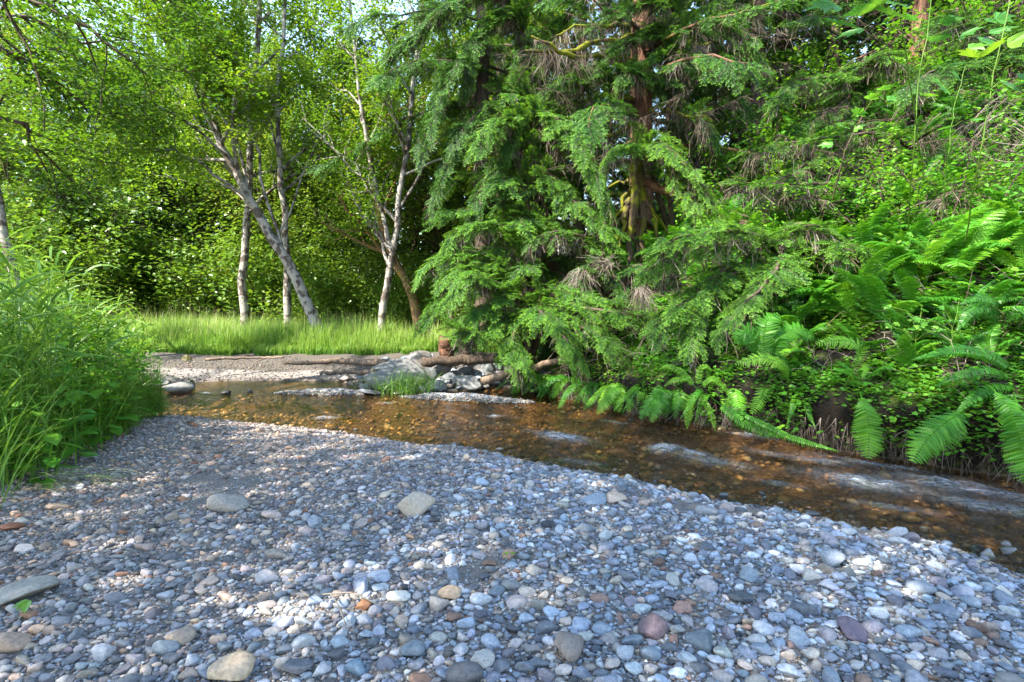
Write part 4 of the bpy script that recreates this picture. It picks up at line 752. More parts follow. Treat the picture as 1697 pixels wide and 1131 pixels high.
for k, (a, b, Y, pts, lb, v) in enumerate([
 (1000, 330, 12, [[(985, 150), (960, 120), (925, 135), (890, 170)], [(1010, 140), (1030, 110), (1060, 120)], [(960, 200), (930, 190), (900, 215)]], 'green hemlock sprays hanging before the mossy limbs', .05),
 (1150, 330, 13, [[(1150, 60), (1190, 40), (1230, 60), (1260, 100)], [(1140, 100), (1110, 60), (1080, 50)], [(1180, 130), (1220, 140), (1240, 180)]], 'shaded sprays high over the old trunk', .0),
 (1420, 330, 11, [[(1400, 140), (1360, 120), (1310, 140), (1280, 170)], [(1420, 110), (1460, 90), (1500, 110)], [(1400, 180), (1350, 190), (1310, 220)]], 'sprays with bare pink twigs above the level limb', .03),
 (1640, 330, 9.5, [[(1620, 120), (1580, 100), (1540, 120), (1500, 150)], [(1650, 100), (1690, 80), (1730, 90)], [(1640, 60), (1600, 30), (1560, 30)]], 'dusky sprays in the upper corner above the tangle', -.05),
 (1080, 330, 14, [[(760, 60), (740, 110), (720, 170), (700, 220)], [(800, 40), (780, 90), (770, 150)], [(880, 40), (860, 80), (850, 140)]], 'dark limb tips fringing the gap of sky', -.08)]):
    f = at_px(a, b, Y); young('hemlock_tree', lb, f, [[f, f + (0, 0, 1.5)] + [px(c, d, Y - .8 - .25 * j) for j, (c, d) in enumerate(L)] for L in pts], 510 + k, v, .8, .9, .5)
f = at_px(930, 440, 11.6)
def kq(Y, *pts): return [px(a, b, Y + (c[0] if c else 0)) for a, b, *c in pts]
young('hemlock_tree', 'thick dark hemlock curtain between the meadow and the bright sprays', f, [[f] + kq(11.4, (900, 60), (850, 0, -.2), (780, 60, -.5), (730, 150, -.8), (700, 240, -1)), [f] + kq(11.4, (890, 120), (800, 170, -.5), (740, 250, -.8), (715, 340, -1)), [f] + kq(11.2, (880, 220), (820, 260, -.5), (790, 330, -.8), (760, 410, -1)), [f] + kq(11.2, (860, 310), (800, 350, -.4), (760, 400, -.6), (730, 450, -.8)),
 [f] + kq(11.4, (880, 20), (820, -30, -.4), (720, 20, -.8), (650, 90, -1)), [f] + kq(11.4, (900, 150), (860, 180, -.6), (840, 250, -1))], 530, -.04, .9, .7, .4, r=.06)
young('hemlock_tree', 'bright green hemlock sprays sweeping down past the mossy limbs', at_px(900, 420, 10.9), [[at_px(900, 420, 10.9)] + kq(10.6, (870, 160), (920, 190, -.4), (970, 250, -.8), (1010, 340, -1.1)), [at_px(900, 420, 10.9)] + kq(10.6, (880, 260), (930, 300, -.4), (970, 350, -.7), (1010, 380, -1)), [at_px(900, 420, 10.9)] + kq(10.6, (860, 180), (820, 200, -.4), (790, 250, -.8)), [at_px(900, 420, 10.9)] + kq(10.5, (870, 340), (850, 380, -.4), (820, 430, -.7)), [at_px(900, 420, 10.9)] + kq(10.5, (890, 350), (940, 390, -.4), (1000, 410, -.8))], 531, .18, .85, .8, .4)
young('hemlock_tree', 'sprays crossing before the upper trunk of the massive old conifer', at_px(1120, 300, 12.0), [[at_px(1120, 300, 12.0)] + kq(11.8, (1110, 60), (1070, 50, -.4), (1020, 75, -.7), (980, 120, -.9)), [at_px(1120, 300, 12.0)] + kq(11.6, (1120, 100), (1090, 90, -.4), (1050, 105, -.6), (1030, 130, -.8)), [at_px(1120, 300, 12.0)] + kq(11.6, (1130, 10), (1090, 0, -.4), (1040, 10, -.6)), [at_px(1120, 300, 12.0)] + kq(11.4, (1130, 180), (1160, 190, -.4), (1190, 240, -.6)), [at_px(1120, 300, 12.0)] + kq(11.4, (1130, 60), (1180, 30, -.4), (1230, 50, -.6), (1270, 110, -.8))], 532, .06, .75, .7, .6)
# the old tree's long mossy bare limbs, its stilt roots
g = Geo(); rng = np.random.default_rng(61)
def mossy_limb(K, r, seed, mo=.35):
    Q = smooth_path(K, 12, seed, .035); g_ = Geo(); tube(g_, Q, np.linspace(r, r * .35, 12) * (1 + .25 * rng.normal(size=12)), 8, np.tile((.5, mo, .5), (96, 1))); V_, F_, T_ = g_.arrays(); V_ += .35 * r * vnoise(V_, 9, seed)[:, None]
    return V_, F_, T_
for k, (K, r) in enumerate([([(1055, 60, 12.2), (1000, 70, 11.6), (930, 90, 11.2), (880, 60, 11)], .07), ([(1060, 110, 12.2), (1010, 90, 11.8), (950, 95, 11.4), (870, 85, 11)], .08), ([(1060, 200, 12), (1020, 220, 11.7), (960, 235, 11.5), (905, 228, 11.3)], .06), ([(1055, 160, 12.2), (1010, 165, 11.8)], .07), ([(1060, 320, 12), (1000, 325, 11.6), (955, 345, 11.4)], .06), ([(1060, 40, 12.2), (1010, 45, 12), (960, 40, 11.8), (920, 60, 11.6)], .05), ([(1075, 60, 12.3), (1130, 75, 12), (1180, 70, 11.8)], .05), ([(1070, 190, 12), (1120, 180, 11.7), (1180, 200, 11.4)], .04)]):
    K = [(a, b, c - .9 * min(1, j / 2)) for j, (a, b, c) in enumerate(K)]; V_, F_, T_ = mossy_limb([px(*q) for q in K], r, 70 + k); gg = Geo(); gg.add(V_, F_, T_); o = gg.build('mossy_limb', B_MOSSY, None, smooth=True)
    par = [q for q in C.objects if q.get('label', '').startswith('massive old conifer')][0]; o.parent = par; o.matrix_parent_inverse = Matrix.Translation(-par.location); g2 = Geo(); rt_ = np.random.default_rng(k + 5); Kp = np.array([px(*q) for q in K]); uu = np.linspace(.1, .97, 26) * (len(Kp) - 1); ii = np.minimum(uu.astype(int), len(Kp) - 2); dead_twigs(g2, rt_, Kp[ii] + (Kp[ii + 1] - Kp[ii]) * (uu - ii)[:, None] - (0, 0, .03), np.stack([rt_.normal(0, .5, 26), rt_.normal(-.2, .4, 26), np.full(26, -.8)], 1), .75, 6, .004); o2 = g2.build('dead_twigs', DEAD, par); o2.matrix_parent_inverse = Matrix.Translation(-par.location)
rt = thing('stump', 'mass of mossy stilt roots and stems standing over the slope below the old trunk', 'tree stump', tuple(at_px(1055, 410, 10.3)))
r0 = np.array(rt.location)
for k, (K, r) in enumerate([([(1050, 250), (1052, 320), (1045, 400), (1040, 440)], .10), ([(1058, 250), (1062, 330), (1066, 400), (1062, 440)], .09), ([(1060, 290), (1030, 340), (1018, 370), (1010, 420)], .05), ([(1045, 330), (1030, 360), (1035, 400), (1000, 440)], .06), ([(1065, 320), (1085, 360), (1095, 400), (1105, 440)], .05), ([(1055, 280), (1075, 330), (1110, 380), (1130, 430)], .04), ([(1050, 340), (1045, 380), (1055, 420), (1058, 450)], .06), ([(1040, 300), (1010, 310), (985, 330)], .04), ([(1052, 380), (1020, 400), (990, 430)], .05)]):
    V_, F_, T_ = mossy_limb([px(a, b, 10.0 + .1 * (k % 3)) - r0 for a, b in K], r, 80 + k, .3); gg = Geo(); gg.add(V_, F_, T_); gg.build('root', B_MOSSY, rt, smooth=True)
def log(name, label, K, r0_, r1_, mat, mo, seed, n=10, cat='log', rough=.3):
    K = np.array(K); c = K.mean(0); Q = smooth_path(K - c, 16, seed, .012); g_ = Geo(); tube(g_, Q, np.linspace(r0_, r1_, 16), n, np.tile((.5, mo, .5), (16 * n + 2, 1)), cap=True); V_, F_, T_ = g_.arrays(); V_ += rough * r0_ * vnoise(V_, 5, seed)[:, None] * norm(V_ * (.2, 1, 1)); gg = Geo(); gg.add(V_, F_, T_)
    o = gg.build(name, mat, smooth=True); o.location = c; return tag(o, label, cat)
log('fallen_log', 'thick brown broken log sloping down beside the mossy roots', [px(1062, 298, 10.2), px(1095, 315, 10.0), px(1135, 328, 9.8)], .085, .07, B_CEDAR, 0, 1)
log('fallen_log', 'mossy log half buried under the hemlock boughs on the slope', [px(1180, 360, 9.6), px(1260, 380, 9.2), px(1320, 395, 9.0)], .09, .06, B_MOSSY, .1, 2)
def gq(x, y, z): q = gp(x, y, z); return np.array((q[0], q[1], z))
log('driftwood_log', 'long bleached driftwood log lying along the grass edge of the far bar', [gq(470, 602, .41), gq(510, 601, .42), gq(560, 599, .42), gq(640, 602, .43)], .03, .075, B_WOOD, 0, 3)
log('driftwood_log', 'pinkish driftwood log in front of the bleached one by the rock pile', [gq(530, 619, .30), gq(580, 616, .32), gq(625, 617, .32)], .03, .055, B_WOOD, 0, 4)
log('driftwood_log', 'slim pale stick of driftwood on the far gravel bar', [gq(340, 596, .42), gq(430, 592, .42), gq(470, 593, .42)], .03, .02, B_WOOD, 0, 5)
log('fallen_log', 'dark rotten log behind the rock pile', [gq(700, 600, .45), gq(780, 597, .46), gq(880, 592, .55)], .10, .10, B_DARK, 0, 6)
log('fallen_log', 'tan bare log running up from the rock pile under the boughs', [gq(800, 632, .3), gq(870, 612, .45), gq(960, 588, .7)], .07, .05, B_WOOD, .05, 7)
log('fallen_log', 'thin leaning dead log behind the dark rotten one', [gq(830, 590, .55), gq(880, 568, .8), gq(930, 552, 1.0)], .06, .04, B_WOOD, .1, 8)
log('sawn_stump', 'short reddish sawn stump behind the dark log', [gq(737, 596, .5) + (0, .25, 0), gq(737, 596, .5) + (0, .25, .40)], .15, .14, B_CEDAR, -.2, 9, 14, 'tree stump', .35)
log('snag', 'dark dead stem leaning in front of the grass beside the sawn stump', [gq(770, 592, .5) + (0, .2, 0), px(758, 555, 12.2), px(748, 530, 12.3), px(742, 505, 12.4)], .10, .03, B_DARK, 0, 10, 8, 'dead snag')
# ------------------------------------------------ the rock pile
BR = stone_mat('boulder_stone', 14.0, .5); BIG = {}
def hit(x, y, lo=4.0, hi=16.0):
    Ys = np.linspace(lo, hi, 481); P = np.array([px(x, y, q) for q in Ys]); k = np.nonzero(P[:, 2] < np.maximum(terrain(P[:, :2]), 0))[0]; return P[k[0]] if len(k) else P[-1]
def boulder(pp, wpx, hpx, Y, col, label, k, yw=0, cut=8, name='boulder', group='rocks of the pile on the far bank', sink=.25):
    q = hit(pp[0], pp[1] + hpx * .42); Y = q[1]; rw_ = wpx / FPX * Y / 2; rh = hpx / FPX * Y / 2; v, f = stone_shape(np.random.default_rng(900 + k), 4, ncut=cut, flat=.7, rough=.05); v = v.copy(); v /= np.abs(v).max(0)
    v += .035 * vnoise(v, 3.5, k)[:, None]; gg = Geo(); gg.add(v * (rw_, rw_ * .8, rh * (1 + sink)), [f], np.repeat(np.array(col)[None] * .48, len(v), 0)); o = gg.build(name, BR, smooth=True)
    o.location = (q[0], q[1] + rw_ * .5, q[2] + rh * (.85 - sink)); o.rotation_euler = (0, rs.normal(0, .08), yw); tag(o, label, 'rock', group)
gY = (.17, .175, .18)
for k, a in enumerate([
 ((425, 0), 0, 0, 0, 0, '', 0), ((545, 612), 78, 56, 10.9, (.30, .27, .24), 'tall blocky tan grey boulder crowning the rock pile', 1, .2), ((490, 608), 1, 1, 11, gY, '', 2)]):
    pass
RK = [((405 + 0, 0), 0, 0, 0, 0, '')]
P_ = [((696, 603), 62, 40, 11.2, (.33, .30, .27), 'tan blocky boulder at the top of the rock pile against the log'), ((655, 625), 108, 52, 10.4, (.235, .235, .225), 'largest broad grey boulder with grass growing in front of it'), ((728, 612), 40, 30, 11.2, (.27, .26, .25), 'grey boulder beside the tan blocky one on top'),
 ((788, 606), 26, 32, 10.8, (.40, .40, .41), 'pale upright egg shaped rock on the pile'), ((806, 611), 34, 26, 10.6, (.26, .28, .29), 'rounded blue grey rock beside the pale upright one'), ((772, 637), 58, 26, 9.9, (.36, .37, .38), 'wide pale pointed rock at the waterside foot of the pile'),
 ((722, 641), 38, 20, 9.8, (.27, .30, .32), 'smooth oval rock at the waterside foot of the pile'), ((742, 628), 34, 20, 10.2, (.22, .24, .26), 'mid grey rock behind the smooth oval one'), ((712, 622), 34, 26, 10.5, (.17, .18, .20), 'dark split rock in the middle of the pile'), ((690, 640), 20, 12, 9.9, (.18, .18, .17), 'small rock behind the waterside grass tuft'),
 ((722, 606), 22, 16, 10.9, (.14, .15, .18), 'small dark rock under the grey top boulder'), ((744, 608), 26, 18, 10.9, (.22, .22, .23), 'squat grey rock in the upper pile'), ((760, 600), 26, 16, 11.2, (.20, .20, .19), 'half mossy rock next to the log'), ((768, 616), 30, 16, 10.6, (.24, .23, .23), 'flat warm grey rock in mid pile'),
 ((755, 618), 20, 12, 10.5, (.30, .30, .31), 'little pale wedge in mid pile'), ((798, 634), 24, 16, 10.1, (.17, .17, .18), 'dark rock beside the wide pale pointed one'), ((803, 641), 20, 9, 9.8, (.36, .36, .37), 'small white flat rock at the pile foot'), ((822, 632), 26, 12, 10.2, (.20, .18, .16), 'brownish flat rock where the pile meets the bank'),
 ((735, 596), 30, 14, 11.4, (.18, .17, .15), 'brown grey rock under the dark log'), ((778, 622), 20, 13, 10.4, (.16, .15, .14), 'dark brown rock in mid pile'), ((700, 612), 20, 14, 10.7, (.21, .22, .23), 'grey rock under the tan blocky boulder'), ((728, 630), 22, 12, 10.2, (.14, .14, .15), 'dark wedge behind the smooth oval rock'),
 ((665, 609), 24, 18, 10.8, (.24, .23, .21), 'grey rock between the broad boulder and tan blocky one'), ((815, 620), 24, 12, 10.6, (.18, .17, .16), 'low rock behind the brownish flat one'), ((842, 600), 34, 14, 11.3, (.22, .18, .15), 'brown rock tucked under the tan bare log'), ((748, 640), 16, 8, 9.8, (.12, .12, .12), 'small dark wet rock at the pile foot'),
 ((597, 625), 16, 11, 10.4, (.36, .38, .42), 'small pale blue rock by itself on the far shore'), ((571, 628), 32, 11, 10.3, (.44, .37, .33), 'flat pinkish rock next to the small pale blue one'), ((610, 651), 44, 9, 9.3, (.25, .26, .29), 'flat grey slab at the end of the gravel island'), ((604, 641), 26, 6, 9.6, (.62, .60, .58), 'white tilted slab above the flat grey one'),
 ((656, 652), 26, 6, 9.2, (.20, .20, .19), 'low flat rock by the waterside grass'), ((880, 632), 30, 14, 9.9, (.16, .14, .13), 'wet dark rock at the dark pool edge'), ((905, 622), 24, 12, 10.3, (.22, .19, .17), 'brown rock on the muddy bank'), ((935, 640), 20, 12, 9.4, (.14, .12, .11), 'dark rock at the pool under the boughs'), ((990, 652), 24, 14, 8.8, (.20, .18, .17), 'brown grey rock among roots under the boughs'), ((1030, 668), 20, 10, 8.0, (.24, .22, .21), 'small grey rock on the dark gravel under the bank')]
for k, (pp, a, b, Y, c, lb) in enumerate(P_): boulder(pp, a, b, Y, c, lb, k, rs.uniform(-.5, .5), 6 + k % 5)
boulder((286, 644), 56, 20, 9.6, (.30, .29, .27), 'pale rounded rock in the water near the far bar', 50, .1, 5, group='rocks in the stream'); boulder((262, 637), 30, 16, 9.9, (.27, .26, .24), 'grey rock just behind the pale rounded one in the water', 51, .6, 5, group='rocks in the stream'); boulder((314, 636), 14, 12, 9.8, (.13, .13, .05), 'small mossy rock beside the pale rounded one in the water', 52, .6, 3, group='rocks in the stream')
boulder((372, 651), 16, 6, 9.2, (.15, .15, .16), 'small dark rock breaking the water near the far bar', 53, 0, 5, group='rocks in the stream'); boulder((413, 648), 9, 5, 9.3, (.40, .38, .36), 'tiny pale rock where the gravel island begins', 54, 0, 5, group='rocks in the stream'); boulder((307, 594), 14, 11, 12.0, (.16, .14, .03), 'round mossy rock at the grass edge of the far bar', 55, 0, 3, group='rocks in the stream')
# smaller cobbles filling the pile (the gravel there)
g = Geo(); n_ = 420; cx = rs.uniform(630, 830, n_); cyy = rs.uniform(606, 646, n_)
Q = np.array([gp(a, b, .12) for a, b in zip(cx, cyy)]); hh = terrain(Q[:, :2]); ok = ~inside(Q[:, :2], WATER); Q = Q[ok]; hh = hh[ok]; r_ = rs.uniform(.05, .13, len(Q)); cc = np.array([p[1] for p in PAL])[rs.choice(len(PAL), len(Q), p=PW)] * np.exp(rs.normal(0, .25, len(Q)))[:, None]; kk = rs.integers(0, 16, len(Q)); Mx = rotm(rs.uniform(-3, 3, len(Q)), rs.normal(0, .3, len(Q)), rs.normal(0, .3, len(Q))) * r_[:, None, None]
for k in range(16): stamp(g, SHAPES[2][k][0], [SHAPES[2][k][1]], Mx[kk == k], np.concatenate([Q[:, :2], (hh + r_ * .3)[:, None]], 1)[kk == k], cc[kk == k])
tag(g.build('rubble', STONE, smooth=True), kind='stuff', label='small broken stone between the boulders of the pile')
# ------------------------------------------------ ferns
def frond_on(g, K, W, rng, kind='lady', v=.5, n=None, nrm=None):
    """a fern frond laid along the curve K, W = greatest pinna length; v may be a base tint"""
    K = np.asarray(K, float); m = 24; u = np.linspace(0, 1, m); seg = np.r_[0, np.cumsum(np.linalg.norm(np.diff(K, axis=0), axis=1))]; L = seg[-1]; Q = np.stack([np.interp(u * L, seg, K[:, i]) for i in range(3)], 1)
    for _ in range(4): Q[1:-1] = (Q[:-2] + 2 * Q[1:-1] + Q[2:]) / 4
    Tn = norm(np.gradient(Q, axis=0)); up = np.array((0, 0, 1.)) if nrm is None else np.asarray(nrm, float)
    sd0 = norm(np.cross(Tn, up + rng.normal(0, .1, 3))); nn = norm(np.cross(sd0, Tn)); tube(g, Q, np.linspace(.004, .0012, m) * (L / .8), 3, np.full(m * 3, .62 if kind == 'lady' else .45))
    n = n or (int(L / .031) if kind == 'lady' else int(L / .019)); s = .14 + .86 * (np.arange(n) + .5) / n; prof = np.sin(pi * np.clip((1 - s) / .9, 0, 1) ** .75) ** .7 if kind == 'lady' else np.minimum(1, (1 - s) * 3.2) ** .8 * np.minimum(1, .55 + s * 1.5)
    i = s * (m - 1); j = np.minimum(i.astype(int), m - 2); fr = (i - j)[:, None]; B = Q[j] + (Q[j + 1] - Q[j]) * fr; Tt = Tn[j]; Sd = sd0[j]; Nn = nn[j]
    for q in (-1, 1):
        pl = W * prof * rng.uniform(.88, 1.08, n); a = (.38 if kind == 'lady' else .22) + rng.normal(0, .06, n); dr = -.22 + rng.normal(0, .10, n)
        D = norm(Sd * q * np.cos(a)[:, None] + Tt * np.sin(a)[:, None] + Nn * dr[:, None]); vv = np.clip(v + rng.normal(0, .06, n) + .12 * s, 0, 1)
        if kind == 'sword':
            M = frames(D, Nn + rng.normal(0, .15, Nn.shape)) * 1.0; M[:, :, 0] *= pl[:, None]; M[:, :, 1] *= (.0066 * (L / .8) ** .5); T = np.array([(0, -.6, 0), (.1, .9, 0), (.55, .8, .02), (1, 0, -.05), (.55, -.8, .02), (0, .6, 0)], float)
            stamp(g, np.array([(0, .7, 0), (0, -.7, 0), (.6, .8, 0), (.6, -.8, 0), (1, 0, -.04)], float), [np.array([(0, 1, 3, 2)]), np.array([(2, 3, 4)])], M, B, vv)
        else:
            M = frames(D, Nn + rng.normal(0, .12, Nn.shape)); M[:, :, 0] *= pl[:, None]; M[:, :, 1] *= np.maximum(pl * .23, W * .10)[:, None]; M[:, :, 2] *= pl[:, None]
            stamp(g, PINNA[0], PINNA[1], M, B, np.clip(vv[:, None] + PINNA[2][None], 0, 1)[..., None].repeat(3, 2))
def _pinna(k=9):
    V = []; F = []; T = []
    for i in range(k + 1): x = i / k; V.append((x, 0, -.16 * x * x)); T.append(.10)
    for r in (-1, 1):
        for i in range(k):
            x = (i + .5) / k; w_ = (1 - x) ** .65 * (.72 + .28 * min(1, x * 5)); V.append((min(1, x + .11), r * w_ * .8, .03 - .16 * x * x)); V.append((x + .02, r * w_ * .62, .03 - .16 * x * x)); T += [.02, -.02]
            a, b, c = i, i + 1, len(V) - 2; d = len(V) - 1; F += [(a, b, c), (a, c, d)] if r < 0 else [(b, a, c), (c, a, d)]
    return np.array(V), [np.array(F)], np.array(T)
PINNA = _pinna()
def arc(az, L, el=1.1, drop=1.6, n=9):
    P = [np.zeros(3)]; e = el
    for k in range(n): P.append(P[-1] + L / n * np.array((cos(az) * cos(e), sin(az) * cos(e), sin(e)))); e -= drop / n * (.4 + 1.2 * k / n)
    return np.array(P)
def fern_mesh(kind, seed, nf, L, W, v=.45):
    rng = np.random.default_rng(seed); g = Geo()
    for k in range(nf):
        az = k * 6.283 / nf + rng.normal(0, .25); frond_on(g, arc(az, L * rng.uniform(.7, 1.1), rng.uniform(.8, 1.35), rng.uniform(1.2, 2.0)), W * rng.uniform(.85, 1.1), rng, kind, v + rng.normal(0, .09))
    return g.build('fern', L_FERN, mesh_only=True)
FERN = {('lady', k): fern_mesh('lady', 600 + k, 10, .95, .15, .40) for k in range(3)}; FERN.update({('sword', k): fern_mesh('sword', 610 + k, 14, .85, .085, .22) for k in range(3)})
LANDM = []
ORD = ['', 'second ', 'third ', 'fourth ', 'fifth ', 'sixth ', 'seventh ', 'eighth ', 'ninth ', 'tenth ', 'eleventh ', 'twelfth ', 'thirteenth ', 'fourteenth ', 'fifteenth ', 'sixteenth ', 'seventeenth ', 'eighteenth ', 'nineteenth ', 'twentieth ', 'twenty first ', 'twenty second ', 'twenty third ', 'twenty fourth ', 'twenty fifth ']
CNT = {}
def nearest_label(desc, pos, marks, cat, group, objs):
    """objs: list of (object, desc, pos). Labels: desc + how near it is to the nearest landmark"""
def label_all(lst, marks, cat, group):
    """lst: (object, description, position): each is singled out by its rank of nearness to its nearest landmark"""
    mp = np.array([m_[0] for m_ in marks]); rows = []
    for o, d, p in lst:
        dd = np.hypot(*(mp - np.asarray(p)[:2]).T); j = int(dd.argmin()); rows.append((dd[j], j, o, d))
    rows.sort(key=lambda a: a[0]); cnt = {}
    for dd, j, o, d in rows:
        c = cnt.get((d, j), 0); cnt[(d, j)] = c + 1; tag(o, f"{d}, {ORD[min(c, 24)]}nearest to {marks[j][1]}", cat, group)
def w2(x, y, Y): return px(x, y, Y)[:2]
MARKS = [(w2(1230, 590, 5.8), 'the lime green frond'), (w2(1150, 640, 5.9), 'the small sword fern at the water'), (w2(1440, 740, 4.9), 'the round frond hanging to the water'), (w2(1540, 720, 4.6), 'the lacy frond hanging over the lip'), (w2(1580, 580, 4.7), 'the long arching sword frond'), (w2(1640, 250, 7.5), 'the grey vine tangle'),
         (w2(1300, 440, 8.6), 'the hemlock above the fern slope'), (w2(1500, 380, 6.5), 'the seedling stems'), (w2(1253, 200, 14), 'the dark straight trunk'), (w2(1055, 410, 10.3), 'the mossy stilt roots'), (w2(1070, 500, 8.6), 'the grey dead branch fan'), (w2(1515, 160, 12), 'the brown trunk upslope'), (w2(880, 500, 9.9), 'the low hemlock by the rock pile')]
fr = np.random.default_rng(66); fl = []
def put_fern(kind, x, y, s, sunk=.03):
    o = link('fern', FERN[(kind, int(fr.integers(0, 3)))]); o.location = (x, y, hz(x, y) - sunk); o.rotation_euler = (fr.normal(-.10, .1), fr.normal(-.15, .1), fr.uniform(0, 6.28)); o.scale = (s, s, s)
    fl.append((o, ('feathery bright green fern' if kind == 'lady' else 'dark glossy sword fern'), (x, y)))
# the slope right behind the lip, thick with ferns
n = 0; tried = 0; spots = []
while len(spots) < 190 and tried < 9000:
    tried += 1; x, y = fr.uniform(1.6, 13), fr.uniform(2.2, 15); P = np.array([(x, y)]); 
    if not inside(P, HILL)[0] or x > y * 1.15 + .8: continue
    d = seg_dist(P, WATER, True)[0]
    if d < .2 or d > 9: continue
    if x < 3.0 and y < 11 and d < 2.2: continue
    if fr.random() > (1.0 if d < 3.2 else .45): continue
    mind = .30 if d < 3 else .5
    if any((x - a) ** 2 + (y - b) ** 2 < mind ** 2 for a, b in spots): continue
    spots.append((x, y)); put_fern('lady' if fr.random() < (.74 if d < 4 else .45) else 'sword', x, y, fr.uniform(.7, 1.12) if d > .9 else fr.uniform(.4, .65))
def RLa(u_):
    RL = np.array(right_line[3:]); s_ = np.r_[0, np.cumsum(np.hypot(*np.diff(RL, axis=0).T))]; x, y = np.interp(u_, s_, RL[:, 0]), np.interp(u_, s_, RL[:, 1]); return np.array((x - .02, y - .02, .42 * min(1, max(x / 3, .4))))
def hero(label, fronds, kind, seed, v, name='fern'):
    g = Geo(); rng = np.random.default_rng(seed); o0 = fronds[0][0][0]
    for K, W in fronds: frond_on(g, np.array(K) - o0, W, rng, kind, v, nrm=(-.45, -.75, .75))
    o = g.build(name, L_FERN); o.location = o0; tag(o, label, 'fern', 'ferns on the steep bank')
def kk(Y, *pts):
    return [px(a, b, Y + (c[0] if c else 0)) for a, b, *c in pts]
hero('round feathery fern frond hanging down to the rushing water', [(kk(4.75, (1425, 650, .3), (1436, 680), (1440, 715), (1440, 760, -.05)), .15)], 'lady', 1, .5)
hero('large lacy fern frond hanging over the lip of the undercut bank', [(kk(4.5, (1610, 675, .3), (1575, 695, .1), (1540, 722), (1512, 765, -.05)), .16), (kk(4.6, (1600, 670, .3), (1590, 690, .1), (1575, 720), (1565, 745)), .12)], 'lady', 2, .36)
hero('bright fern fronds drooping to the stream where the frame ends', [(kk(4.2, (1680, 650, .3), (1690, 690), (1696, 740), (1700, 800)), .15), (kk(4.2, (1640, 640, .3), (1670, 670), (1690, 720), (1697, 770)), .13)], 'lady', 3, .38)
hero('long narrow fern frond trailing its tip in the current', [(kk(5.2, (1215, 680, .25), (1260, 700), (1310, 725, -.15), (1390, 748, -.4)), .055), (kk(5.3, (1180, 660, .2), (1230, 700), (1275, 720), (1300, 725)), .08)], 'sword', 4, .5)
hero('lime green fern frond arched over the bank', [(kk(5.7, (1310, 640, .2), (1300, 605), (1265, 590), (1218, 604)), .10)], 'lady', 5, .95)
hero('yellow green young frond standing above the clover', [(kk(5.2, (1400, 640, .2), (1432, 575), (1395, 562), (1352, 570)), .09)], 'lady', 6, .72)
hero('big feathery fern under the hemlock tips with fronds spread level', [(kk(5.9, (1270, 620, .2), (1250, 560), (1235, 545), (1220, 570)), .16), (kk(5.9, (1270, 620, .2), (1290, 560), (1320, 540), (1350, 560)), .17), (kk(5.9, (1270, 610), (1265, 560), (1270, 530), (1290, 520)), .16)], 'lady', 7, .45)
hero('long arching sword fern frond with pale shine above the mossy lip', [(kk(4.7, (1690, 620, .2), (1650, 590, .1), (1590, 575), (1510, 597)), .085), (kk(4.7, (1690, 640, .2), (1650, 640), (1610, 660), (1580, 690)), .085), (kk(4.7, (1680, 625, .2), (1640, 610), (1590, 620), (1550, 640)), .08)], 'sword', 8, .35)
hero('dark blue green sword fern in the shade above the arching frond', [(kk(5.2, (1660, 545, .2), (1640, 505), (1610, 510), (1585, 550)), .11), (kk(5.2, (1660, 545, .2), (1650, 495), (1620, 490), (1590, 505)), .11), (kk(5.2, (1665, 545, .1), (1690, 510), (1710, 530), (1720, 560)), .10)], 'sword', 9, .08)
hero('small sword fern with lime tips growing at the waterside foot of the bank', [(kk(5.9, (1155, 645), (1130, 615), (1105, 605), (1092, 612)), .06), (kk(5.9, (1155, 645), (1160, 610), (1170, 604), (1180, 615)), .06), (kk(5.9, (1155, 645), (1140, 625), (1115, 630), (1100, 640)), .06), (kk(5.85, (1155, 645), (1145, 660), (1140, 685), (1138, 712)), .075), (kk(5.85, (1155, 645), (1168, 665), (1180, 690), (1186, 716)), .06), (kk(5.9, (1155, 645), (1180, 625), (1200, 640), (1210, 660)), .06)], 'sword', 10, .75)
hero('low fern tuft on the dark gravel under the bank', [(kk(6.7, (1055, 680), (1035, 655), (1020, 668)), .07), (kk(6.7, (1055, 680), (1060, 650), (1080, 664)), .07), (kk(6.7, (1055, 680), (1045, 662), (1040, 684)), .06), (kk(6.7, (1055, 680), (1070, 672), (1078, 690)), .06)], 'lady', 11, .6)
# clover and herbs carpeting the bank
g = Geo(); rc = np.random.default_rng(31); n_ = 120000; Pc = np.stack([rc.uniform(.5, 14, n_), rc.uniform(1.8, 16, n_)], 1); dd = seg_dist(Pc, WATER, True); ok = inside(Pc, HILL) & (dd > .10) & (Pc[:, 0] < Pc[:, 1] * 1.15 + .8) & (rc.random(n_) < np.clip(1.6 - dd / 3.2, .16, 1)) & ((Pc[:, 0] > 2.3) | (rc.random(n_) < .35)) & (vnoise(Pc, 1.6, 41) + .5 * vnoise(Pc, 5, 42) > -.28)
Pc = Pc[ok]; dd = dd[ok]; off = .24 * sstep(1.0, 2.4, Pc[:, 0]) * sstep(.6, .2, dd); e = .03; gx = (seg_dist(Pc + (e, 0), WATER, True) - dd) / e; gy = (seg_dist(Pc + (0, e), WATER, True) - dd) / e
Q = np.stack([Pc[:, 0] - gx * off, Pc[:, 1] - gy * off, terrain(Pc) + rc.uniform(.01, .10, len(Pc)) * np.clip(dd, .4, 2)], 1); sz_ = np.where(dd < 1.2, .045, .075); Q[:, 2] += np.where(dd > 1.0, rc.random(len(Q)) ** 2 * .4 * (.6 + vnoise(Pc, 1.5, 47)), 0)
ROUND = (np.array([(0, 0, 0), (.5, .42, .05), (1, .3, .0), (.85, 0, -.03), (1, -.3, 0), (.5, -.42, .05)], float), [np.array([(0, 3, 2, 1), (0, 5, 4, 3)])])
